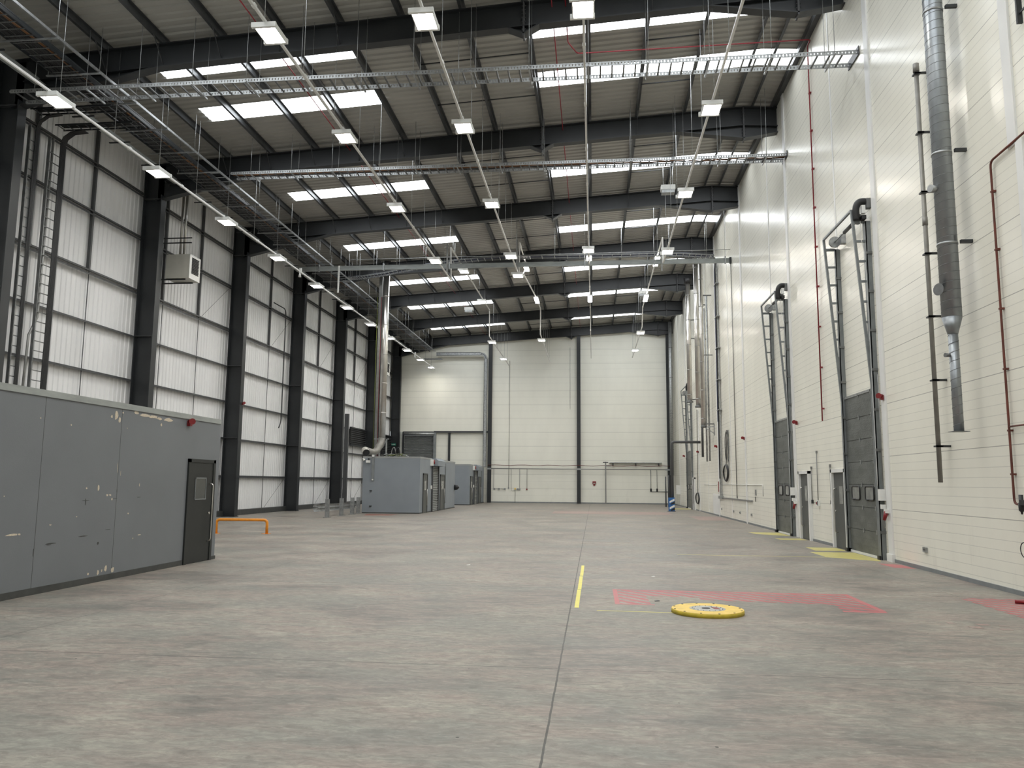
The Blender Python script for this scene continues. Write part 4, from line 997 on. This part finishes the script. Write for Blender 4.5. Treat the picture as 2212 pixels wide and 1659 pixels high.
for z in (10.5, 7.72, 6.02):
    MB().tube([(6.35, 14.4, z - 0.02), (6.35, 14.4, z + 0.02)], 0.175, 24).build('duct_clamp', 'galv', t)
    MB().box(6.50, XR, 14.20, 14.26, z - 0.03, z + 0.03).build('wall_bracket', 'steel', t)
MB().tube([(6.26, 14.4, 7.05), (6.08, 14.32, 7.05)], 0.055, 14, radii=[0.05, 0.07]).build('duct_spigot', 'galv', t)
MB().tube([(6.25, 14.4, 5.18), (6.14, 14.34, 5.18), (6.12, 14.33, 5.18)], 0.06, 16, radii=[0.04, 0.04, 0.11]).build('blank_flange', 'galv_dk', t)
MB().tube([(6.30, 14.4, 4.0), (6.18, 14.36, 4.0)], 0.03, 12, radii=[0.025, 0.04]).build('small_spigot', 'galv_dk', t)
# grey-brown pipe
t = thing('wall_pipe', 'slim brown-grey pipe held off the cream wall by dark clamps, left of the spiral duct', 'pipe', (6.5, 15.62, 1.77))
MB().tube([(6.5, 15.62, 1.77), (6.5, 15.62, 10.0)], 0.042, 14).build('pipe_run', 'pipe_gr', t)
MB().tube([(6.5, 15.62, 9.98), (6.5, 15.62, 10.15)], 0.06, 14).build('pipe_cap', 'pipe_gr', t)
for z in (2.45, 3.71, 4.95, 6.20, 7.45, 8.68, 9.93):
    MB().box(6.44, XR, 15.55, 15.585, z - 0.02, z + 0.02).build('pipe_clamp', 'steel', t); MB().box(6.44, 6.56, 15.55, 15.69, z - 0.015, z + 0.015).build('clamp_plate', 'steel', t)
MB().tube([(6.5, 15.62, 6.78), (6.5, 15.62, 6.95)], 0.05, 14).build('pipe_joint', 'pipe_gr', t)
# rusty pipe with filter
t = thing('air_line', 'rust red air pipe at the right edge, running down to a black regulator', 'pipe', (6.58, 13.2, 1.4))
MB().tube(rcorner([(6.65, 10.5, 7.15), (6.65, 12.25, 7.15), (6.65, 13.34, 7.12), (6.65, 13.34, 1.43), (6.62, 12.98, 1.43)], 0.10), 0.019, 8).build('pipe_run', 'rust', t)
MB().tube([(6.65, 13.34, 2.66), (6.65, 11.6, 2.66)], 0.014, 8).build('pipe_branch', 'rust', t)
for z in (1.9, 2.6, 3.6, 4.6, 5.6, 6.6): MB().box(6.63, XR, 13.31, 13.37, z - 0.015, z + 0.015).build('pipe_clip', 'rust', t)
rg = MB().tube([(6.54, 12.92, 1.58), (6.54, 12.92, 1.46), (6.54, 12.92, 1.455), (6.54, 12.92, 1.34), (6.54, 12.92, 1.32), (6.54, 12.92, 1.28)], 0.05, 12, radii=[0.032, 0.032, 0.045, 0.04, 0.02, 0.01]).build('air_regulator', 'black', t)
MB().box(6.50, 6.60, 12.65, 12.9, 1.42, 1.50).build('regulator_body', 'black', t)
t = thing('hose_loop', 'thin black hose loop hanging at the right picture edge', 'hose', (6.62, 13.05, 0.7))
MB().tube([(6.62, 13.08 + 0.115 * math.cos(a), 0.73 + 0.115 * math.sin(a)) for a in [i * 2 * PI / 28 for i in range(29)]], 0.008, 6).build('hose', 'black', t)
t = thing('red_hose_end', 'small red fitting lying on the floor by the right wall', 'fitting', (6.3, 12.45, 0.03))
MB().tube([(6.14, 12.5, 0.03), (6.3, 12.42, 0.03), (6.5, 12.3, 0.03)], 0.028, 10).build('fitting_body', 'red', t)
# stainless pipes cluster
def stack(x, y, z0, z1, r, lab, cap=True):
    t = thing('exhaust_stack', lab, 'flue', (x, y, z0), 'stainless pipes on the cream wall')
    MB().tube([(x, y, z0), (x, y, z1)], r, 20).build('stack_pipe', 'inox', t)
    z = z0 + 0.4
    while z < z1: MB().tube([(x, y, z - 0.015), (x, y, z + 0.015)], r + 0.008, 20).build('pipe_band', 'galv', t); z += 1.6
    MB().tube([(x, y, z0 - 0.10), (x, y, z0)], r * 1.3, 20, radii=[r * 1.35, r * 1.35]).build('bottom_flange', 'galv_dk', t)
    for z in (z0 + 0.1, z0 + 4.0, z1 - 2.5): MB().box(x, XR, y - 0.03, y + 0.03, z - 0.03, z + 0.03).build('wall_arm', 'galv_dk', t)
    return t
s3 = stack(6.12, 44.6, 4.95, 14.9, 0.12, 'nearest of the tall stainless pipes on the cream wall, reaching lowest')
stack(6.17, 47.0, 6.3, 14.9, 0.145, 'middle one of the tall stainless pipes on the cream wall')
s1 = stack(6.05, 50.0, 6.9, 14.6, 0.15, 'farthest tall stainless pipe on the cream wall, black collar at its top')
MB().tube([(6.05, 50, 14.5), (6.05, 50, 14.8)], 0.25, 18, radii=[0.2, 0.27]).build('roof_collar', 'black', s1)
MB().bar((6.12, 44.6, 4.85), (XR, 44.5, 4.9), 0.06, 0.06).build('bracket_arm', 'galv', s3); MB().bar((6.2, 44.55, 4.82), (XR, 44.5, 4.5), 0.05, 0.05).build('bracket_strut', 'galv', s3); MB().box(XR - 0.03, XR, 44.4, 44.6, 4.4, 5.05).build('bracket_plate', 'galv', s3)
for j, (x, y, z0, z1, r, lab) in enumerate(((6.45, 47.6, 3.3, 6.3, 0.07, 'narrow dark pipe below the middle stainless pipe'), (6.5, 46.2, 3.0, 12.0, 0.05, 'narrow galvanised pipe between the stainless pipes'), (6.5, 45.1, 3.0, 12.5, 0.05, 'narrow galvanised pipe beside the nearest stainless pipe'))):
    t = thing('drop_pipe', lab, 'pipe', (x, y, z0)); MB().tube([(x, y, z0), (x, y, z1)], r, 10).build('pipe_run', 'galv' if j else 'steel_lt', t)
t = thing('corner_pipe', 'tall galvanised pipe in the far right corner', 'pipe', (6.45, 65.6, 2.4)); MB().tube([(6.40, 65.6, 2.4), (6.40, 65.6, 15.2)], 0.15, 16).build('pipe_run', 'galv', t)
for z in (4.5, 7.5, 10.5, 13.0): MB().tube([(6.4, 65.6, z - 0.02), (6.4, 65.6, z + 0.02)], 0.165, 16).build('pipe_band', 'galv_dk', t)
t = thing('cranked_pipe', 'thick grey pipe leaving the cream wall and turning down to the striped guard', 'pipe', (5.6, 50.3, 0))
MB().tube(rcorner([(6.68, 50.3, 4.33), (4.90, 50.3, 4.33), (4.90, 50.3, 0.0)], 0.18, 6), 0.085, 14).build('pipe_run', 'steel_lt', t)
t = thing('striped_guard', 'blue and white striped guard at the foot of the thick grey pipe', 'post guard', (4.8, 50.1, 0))
MB().box(4.62, 5.0, 50.0, 50.2, 0, 0.86).build('guard_body', 'blue', t)
for z in (0.12, 0.50):
    MB().prism([(4.68, z + 0.02), (4.98, z + 0.16), (4.98, z + 0.30), (4.68, z + 0.14)], 'y', 49.985, 50.0).build('white_stripe', 'white', t)
    MB().prism([(4.72, z - 0.08), (5.0, z - 0.02), (5.0, z + 0.12), (4.8, z + 0.02)], 'y', 49.98, 50.0).build('black_patch', 'black', t)
MB().box(4.55, 5.05, 49.9, 50.25, 0, 0.02).build('guard_base', 'steel', t)
for x, y, z1, lab in ((5.35, 60.0, 2.25, 'left one of two slim posts near the striped guard'), (5.55, 60.0, 2.35, 'right one of two slim posts near the striped guard')):
    tag(MB().tube([(x, y, 0), (x, y, z1)], 0.05, 8).build('slim_post', 'steel_lt', org=(x, y, 0)), lab, 'post')
# cable coils
def coil(y, z, r, rr, lab, ytop, ztop, nloops=4, yr=None):
    t = thing('cable_coil', lab, 'cable coil', (XR - 0.1, y, z - r), 'black cable coils on the cream wall')
    for j in range(nloops):
        q = r * (1 - 0.035 * j)
        MB().tube([(XR - 0.05 - 0.012 * j, y + (yr or q) * (q / r) * math.cos(a), z + q * math.sin(a)) for a in [i * 2 * PI / 30 for i in range(31)]], rr, 7).build('cable_turn', 'black', t)
    MB().tube(interp([(XR - 0.04, y, z + r), (XR - 0.04, (y + ytop) / 2, (z + ztop) / 2), (XR - 0.03, ytop, ztop)], 12), 0.018, 6).build('cable_lead', 'black', t)
    MB().box(XR - 0.1, XR, y - 0.05, y + 0.05, z + r - 0.04, z + r + 0.02).build('hook', 'galv', t)
coil(40.7, 2.28, 0.42, 0.03, 'large black cable coil hooked high on the cream wall', 40.3, 4.4, 4, 0.70)
coil(51.9, 0.80, 0.36, 0.028, 'black cable coil hanging low on the cream wall near the distant door', 51.6, 6.5, 4, 0.85)
t = thing('cable_loops', 'bundle of long looping black cables above the large coil', 'cables', (6.6, 40.2, 3))
for j in range(3): MB().tube([(XR - 0.06 - 0.015 * j, 40.2 + (0.62 - 0.17 * j) * math.cos(a), 3.6 + (0.85 - 0.10 * j) * math.sin(a) + 0.05 * math.sin(3 * a + j)) for a in [i * 2 * PI / 26 for i in range(27)]], 0.011, 6).build('cable_loop', 'black', t)
MB().box(XR - 0.03, XR, 39.95, 40.15, 2.5, 4.4).build('backing_tray', 'galv', t)
t = thing('skirting_trunking', 'grey horizontal trunking low on the cream wall below the cable ladder', 'trunking', (XR, 38.7, 1.0)); MB().box(XR - 0.06, XR, 34.4, 43.0, 0.97, 1.04).build('trunking_run', 'conduit', t); MB().box(XR - 0.12, XR, 41.9, 43.0, 0.95, 1.1).build('trunking_box', 'galv', t)
pipe('white_conduit', rcorner([(XR - 0.02, 42.0, 1.70), (XR - 0.02, 32.25, 1.68), (XR - 0.02, 32.25, 1.25)], 0.06), 0.016, 'white', 'thin white conduit along the cream wall above the sockets', 'conduit')
pipe('white_conduit', [(XR - 0.02, 49.0, 1.68), (XR - 0.02, 44.0, 1.68)], 0.016, 'white', 'short distant white conduit on the cream wall beyond the cable ladder', 'conduit')
t = thing('fuse_box', 'small white box on the cream wall near the far corner', 'box', (6.6, 63.5, 1.1)); MB().box(XR - 0.28, XR, 62.6, 63.0, 0.9, 1.6).build('box_casing', 'white', t)
t = thing('hatch_panel', 'pale patched panel low on the cream wall', 'panel', (XR, 44.5, 0)); MB().box(XR - 0.012, XR, 43.5, 45.6, 0.06, 1.18).build('panel_sheet', 'trim', t)
t = thing('fire_point', 'narrow red and white unit on the cream wall beside the cable ladder foot', 'fire point', (XR, 43.2, 1.3)); MB().box(XR - 0.05, XR, 43.05, 43.35, 1.25, 1.9).build('backing', 'white', t); MB().box(XR - 0.07, XR - 0.05, 43.1, 43.25, 1.3, 1.85).build('red_strip', 'red', t)
t = thing('notice_board', 'small grey notice with black bracket on the cream wall', 'notice', (XR, 33.7, 1.2)); MB().box(XR - 0.02, XR, 33.6, 33.85, 1.25, 1.5).build('notice_plate', 'galv', t); MB().box(XR - 0.04, XR - 0.02, 33.70, 33.74, 1.0, 1.2).build('bracket', 'black', t)

# ------------------------------------------------------------------ end wall services
ye = YF - 0.04
t = thing('wall_busbar', 'long grey horizontal service rail across the end wall', 'rail', (-1.2, YF - 0.35, 2.87)); MB().tube([(-8.7, YF - 0.36, 2.87), (6.2, YF - 0.36, 2.87)], 0.035, 8).build('rail_run', 'conduit', t)
for x in (-8.88, -1.26, 6.1): MB().box(x - 0.18, x + 0.18, YF - 0.4, YF - 0.32, 2.80, 2.94).build('rail_bracket', 'galv', t)
t = thing('service_cable', 'dark red cable sagging just above the end wall service rail', 'cable', (-1.2, YF - 0.35, 3.14)); MB().tube([(-9.0 + 15.3 * i / 24, YF - 0.37, 3.16 + 0.03 * math.sin(i * 1.7)) for i in range(25)], 0.024, 6).build('cable_run', 'rust', t)
def wpipe(name, pts, r, m, lab, cat='conduit', group='conduits on the end wall'):
    t = thing(name, lab, cat, pts[0], group); MB().tube(pts, r, 6).build('conduit_run', m, t); return t
t = wpipe('end_conduit', [(-8.5, ye, 2.85), (-8.5, ye, 1.17), (-7.5, ye, 1.17)], 0.018, 'conduit', 'conduit dropping to a row of three sockets at the left of the end wall')
for x in (-8.45, -8.05, -7.55): MB().box(x - 0.07, x + 0.07, ye - 0.05, ye, 1.10, 1.24).build('socket_box', 'galv', t)
t = wpipe('end_conduit', [(-7.22, ye, 12.2), (-7.22, ye, 1.28)], 0.018, 'conduit', 'very tall thin conduit from the lighting track down the end wall'); MB().box(-7.27, -7.17, ye - 0.05, ye, 1.18, 1.30).build('socket_box', 'galv', t)
t = wpipe('end_conduit', [(-7.0, ye, 2.84), (-7.0, ye, 1.02), (-6.65, ye, 1.02)], 0.016, 'conduit', 'thin conduit bending right at its foot on the end wall')
t = wpipe('end_conduit', [(-6.66, ye, 0), (-6.66, ye, 1.15), (-6.28, ye, 1.17), (-6.28, ye, 2.85)], 0.018, 'conduit', 'stepped conduit with a yellow valve rising from the floor at the end wall')
MB().box(-6.72, -6.6, ye - 0.06, ye, 1.12, 1.26).build('yellow_valve', 'yellow', t)
for x in (-6.45, -6.28): MB().box(x - 0.07, x + 0.07, ye - 0.05, ye, 1.08, 1.22).build('socket_box', 'galv', t)
t = wpipe('end_conduit', [(-5.66, ye, 2.85), (-5.66, ye, 1.2)], 0.016, 'conduit', 'short conduit ending in a small red box on the end wall'); MB().box(-5.71, -5.61, ye - 0.05, ye, 1.08, 1.2).build('red_box', 'red', t)
t = wpipe('end_conduit', [(4.73, ye, 2.85), (4.73, ye, 1.05), (6.1, ye, 1.05)], 0.03, 'conduit', 'conduit dropping and turning right near the right end wall column'); MB().box(4.66, 4.8, ye - 0.06, ye, 1.05, 1.3).build('valve', 'black', t)
t = wpipe('end_conduit', [(5.24, ye, 2.85), (5.24, ye, 1.05)], 0.02, 'conduit', 'short vertical conduit joining the lower rail at the right of the end wall'); MB().box(5.17, 5.31, ye - 0.06, ye, 1.05, 1.3).build('valve', 'black', t)
t = wpipe('end_conduit', [(-1.99, ye, 13.3), (-1.99, ye, 7.95)], 0.012, 'galv', 'thin cord hanging halfway down the end wall left of the middle column')
t = thing('end_wall_post', 'slim grey post standing before the end wall with a small crossarm on top', 'post', (0.98, YF - 0.5, 0)); MB().box(0.93, 1.03, YF - 0.55, YF - 0.45, 0, 3.5).build('post_shaft', 'conduit', t); MB().box(0.75, 1.2, YF - 0.56, YF - 0.5, 3.4, 3.48).build('cross_arm', 'steel_lt', t); MB().box(1.0, 1.4, YF - 0.56, YF - 0.5, 3.12, 3.18).build('cross_arm', 'steel_lt', t)
t = thing('wall_shelf_tray', 'long grey tray bracketed to the end wall above the service rail', 'tray', (3.5, YF - 0.2, 3.4)); MB().box(1.3, 5.65, YF - 0.3, YF, 3.40, 3.46).build('tray_run', 'galv', t)
for x in (1.6, 3.5, 5.4): MB().box(x - 0.04, x + 0.04, YF - 0.25, YF, 3.15, 3.40).build('tray_bracket', 'steel', t)
t = thing('fire_call_point', 'small red box with white label on the end wall', 'call point', (0.03, YF - 0.03, 1.5)); MB().box(-0.12, 0.18, YF - 0.06, YF, 1.62, 1.86).build('call_box', 'red', t); MB().box(-0.07, 0.13, YF - 0.065, YF - 0.06, 1.66, 1.74).build('call_label', 'heater', t); MB().box(-0.05, 0.1, YF - 0.05, YF, 1.5, 1.62).build('key_box', 'red', t)
t = thing('cable_trunking', 'galvanised trunking bending from the left ladder along and down the end wall', 'trunking', (-9.1, YF - 0.45, 3))
tk = rcorner([(-13.6, YF - 0.48, 12.75), (-9.25, YF - 0.48, 12.75), (-9.25, YF - 0.48, 3.0)], 0.5, 6); b = MB()
for p_, q_ in zip(tk, tk[1:]): b.bar(p_, q_, 0.12, 0.24, (0, 1, 0)) if False else b.bar(p_, q_, 0.24, 0.12, (0, 1, 0))
b.build('trunking_run', 'galv', t)
e_ = MB()
for s in (-0.13, 0.13):
    P = [(p.x + (s if p.z < 12.3 else 0), p.y - 0.07, p.z + (s if p.x < -9.6 else 0)) for p in tk]
    e_.tube(P, 0.018, 5)
e_.build('trunking_edge', 'steel', t)
t = thing('ladder_end', 'stubby grey ladder end above the trunking at the far left corner', 'cable tray', (-14.5, YF - 0.6, 12.3)); MB().box(-15.1, -13.1, YF - 0.7, YF - 0.66, 12.3, 12.36).build('end_rail', 'galv', t); MB().box(-15.1, -13.1, YF - 0.3, YF - 0.26, 12.3, 12.36).build('end_rail', 'galv', t)

# ------------------------------------------------------------------ things on the floor
t = thing('floor_disc', 'round flat yellow metal plate with worn grey centre and red tape lying on the floor', 'round plate', (1.52, 10.95, 0))
cx, cy, R_ = 1.50, 10.95, 0.475
MB().tube([(cx, cy, 0.0), (cx, cy, 0.045), (cx, cy, 0.05)], R_, 64, radii=[R_, R_, R_ - 0.006]).build('disc_rim', 'yellow_dk', t)
MB().tube([(cx, cy, 0.05), (cx, cy, 0.055)], R_ - 0.006, 64).build('disc_top', 'yellow', t)
MB().tube([(cx, cy, 0.055), (cx, cy, 0.0575)], 0.235, 48).build('grey_centre', 'disc_gr', t)
MB().cyl((cx - 0.02, cy, 0.0575), 0.055, 0.004, 'z', 24).build('centre_hole', 'black', t)
MB().prism([(cx + 0.06, cy + 0.08), (cx + 0.13, cy + 0.09), (cx + 0.16, cy - 0.06), (cx + 0.09, cy - 0.07)], 'z', 0.0575, 0.0615).build('red_tape', 'red', t)
for i in range(12):
    a = 2 * PI * i / 12 + 0.2
    MB().cyl((cx + (R_ - 0.03) * math.cos(a), cy + (R_ - 0.03) * math.sin(a), 0.055), 0.014, 0.004, 'z', 10).build('bolt_hole', 'black', t)
bl = MB()
for i in range(16):
    a = 2 * PI * i / 16; bl.cyl((cx + 0.20 * math.cos(a), cy + 0.20 * math.sin(a), 0.0575), 0.008, 0.003, 'z', 8)
bl.build('inner_bolts', 'steel', t)
def mark(name, polys, m, lab, h=0.0012):
    b = MB()
    for P in polys: b.prism(P, 'z', 0.0, h)
    tag(b.build(name, m, org=(polys[0][0][0], polys[0][0][1], 0)), lab, 'floor marking')
def rect(x0, x1, y0, y1): return [(x0, y0), (x1, y0), (x1, y1), (x0, y1)]
mark('yellow_tape_line', [rect(-0.275, -0.215, 11.1, 12.95), rect(-0.27, -0.21, 12.98, 14.8), rect(-0.265, -0.205, 14.86, 16.7)], 'p_yel2', 'broken yellow tape line beside the long floor joint')
mark('yellow_tape_strip', [[(0.03, 10.90), (1.04, 10.86), (1.04, 10.885), (0.03, 10.925)]], 'p_yel2', 'very thin yellow tape strip leading to the round yellow plate')
mark('hatched_marking', [[(0.365, 12.985), (0.365, 11.575), (0.80, 11.575), (0.78, 12.4), (1.55, 12.38), (1.60, 12.12), (3.42, 11.95), (3.38, 11.405), (3.85, 11.405), (3.855, 12.985)]], 'p_red', 'worn red hatched floor marking behind the round yellow plate')
mark('red_border_line', [rect(0.29, 0.36, 11.5, 13.09), rect(0.365, 3.95, 12.99, 13.08), rect(3.86, 3.95, 11.405, 12.985), rect(3.36, 3.93, 11.30, 11.40), rect(0.365, 0.85, 11.50, 11.57)], 'p_red_line', 'red border line around the worn hatched marking')
mark('hatched_marking', [rect(5.56, 6.62, 11.0, 12.95)], 'p_red', 'red hatched floor marking at the right picture edge against the wall')
mark('yellow_door_patch', [[(5.49, 21.13), (5.50, 19.67), (6.46, 18.86), (6.58, 19.3), (6.58, 21.13)]], 'p_yel', 'yellow painted floor patch before the nearest tall door')
mark('yellow_door_patch', [[(5.79, 22.67), (5.76, 21.55), (6.58, 21.6), (6.58, 22.6)]], 'p_yel', 'yellow painted floor patch before the nearer personnel door')
mark('yellow_door_patch', [[(5.5, 29.3), (5.6, 28.3), (6.56, 27.4), (6.58, 29.3)]], 'p_yel', 'faded yellow floor patch before the second tall door')
mark('yellow_door_patch', [[(5.75, 26.2), (5.8, 25.6), (6.58, 25.5), (6.58, 26.3)]], 'p_yel', 'faded yellow floor patch before the farther personnel door')
mark('yellow_door_patch', [[(5.3, 56.5), (5.4, 54.5), (6.56, 54.5), (6.56, 56.5)]], 'p_yel', 'faded yellow floor patch before the most distant tall door')
mark('red_floor_patch', [[(6.2, 18.35), (6.25, 17.5), (6.62, 17.3), (6.62, 18.1)]], 'p_red_line', 'small red painted patch at the wall foot right of the nearest tall door')
mark('red_floor_specks', [rect(4.72, 4.86, 10.5, 10.62), rect(4.95, 5.05, 10.45, 10.52), rect(4.55, 4.68, 10.28, 10.4), rect(4.85, 4.98, 10.2, 10.3), rect(5.15, 5.3, 10.3, 10.4), rect(4.4, 4.48, 10.55, 10.7)], 'p_pink', 'faded red specks on the floor at lower right')
mark('faded_red_zone', [rect(-2.4, 4.4, 44.5, 48.5)], 'p_pink', 'large faded red painted zone on the distant floor')
mark('faded_red_zone', [rect(5.0, 6.5, 38.5, 43.0)], 'p_pink', 'faded red painted zone along the foot of the cream wall')
mark('rust_patch', [[(-11.9, 40.6), (-11.5, 38.8), (-10.2, 39.2), (-10.1, 40.4)]], 'p_rust', 'dark red painted patch on the floor before the nearer booth')
mark('faint_floor_line', [rect(2.0, 5.5, 19.66, 19.72)], 'p_yel', 'faint yellow line across the floor before the nearest tall door')

# little litter
random.seed(11)
for j, (x, y, lab) in enumerate(((-2.62, 16.3, 'small white scrap on the floor left of the yellow tape line'), (1.05, 14.9, 'small white scrap on the floor beyond the hatched marking'), (0.88, 11.85, 'tiny dark scrap on the worn hatched marking'))):
    tag(MB().prism([(x, y), (x + .07, y + .05), (x + .05, y + .12), (x - .01, y + .05)], 'z', 0, 0.006).build('floor_scrap', 'white' if j < 2 else 'black', org=(x, y, 0)), lab, 'scrap')

# ------------------------------------------------------------------ world, camera
W = bpy.data.worlds.new('overcast_sky'); W.use_nodes = True; bpy.context.scene.world = W
bg = W.node_tree.nodes['Background']; bg.inputs[0].default_value = (0.80, 0.88, 1.0, 1); bg.inputs[1].default_value = 1.0

cam = bpy.data.cameras.new('camera'); co = bpy.data.objects.new('camera', cam); C.objects.link(co)
cam.sensor_fit = 'HORIZONTAL'; cam.sensor_width = 36.0; cam.lens = 1690.0 / 2212 * 36.0
cam.clip_start = 0.05; cam.clip_end = 300
# world axes seen in the camera frame (x right, y down, z forward)
R = ((0.99460994, -0.00460096, -0.10358524), (0.10334387, 0.12523876, 0.9867296), (0.00843299, -0.99211596, 0.12503919))
right = Vector((R[0][0], R[1][0], R[2][0])); down = Vector((R[0][1], R[1][1], R[2][1])); fwd = Vector((R[0][2], R[1][2], R[2][2]))
mw = Matrix((( right.x, -down.x, -fwd.x, 0), (right.y, -down.y, -fwd.y, 0), (right.z, -down.z, -fwd.z, 1.7), (0, 0, 0, 1)))
co.matrix_world = mw
sc = bpy.context.scene; sc.camera = co
sc.view_settings.view_transform = 'Standard'; sc.view_settings.look = 'None'; sc.view_settings.gamma = 1
sc.view_settings.use_curve_mapping = False; sc.view_settings.exposure = 0.98
sc.cycles.use_denoising = True; sc.cycles.use_adaptive_sampling = True; sc.cycles.adaptive_threshold = 0.02; sc.cycles.max_bounces = 7; sc.cycles.diffuse_bounces = 4; sc.cycles.glossy_bounces = 3
sc.cycles.sample_clamp_indirect = 6.0
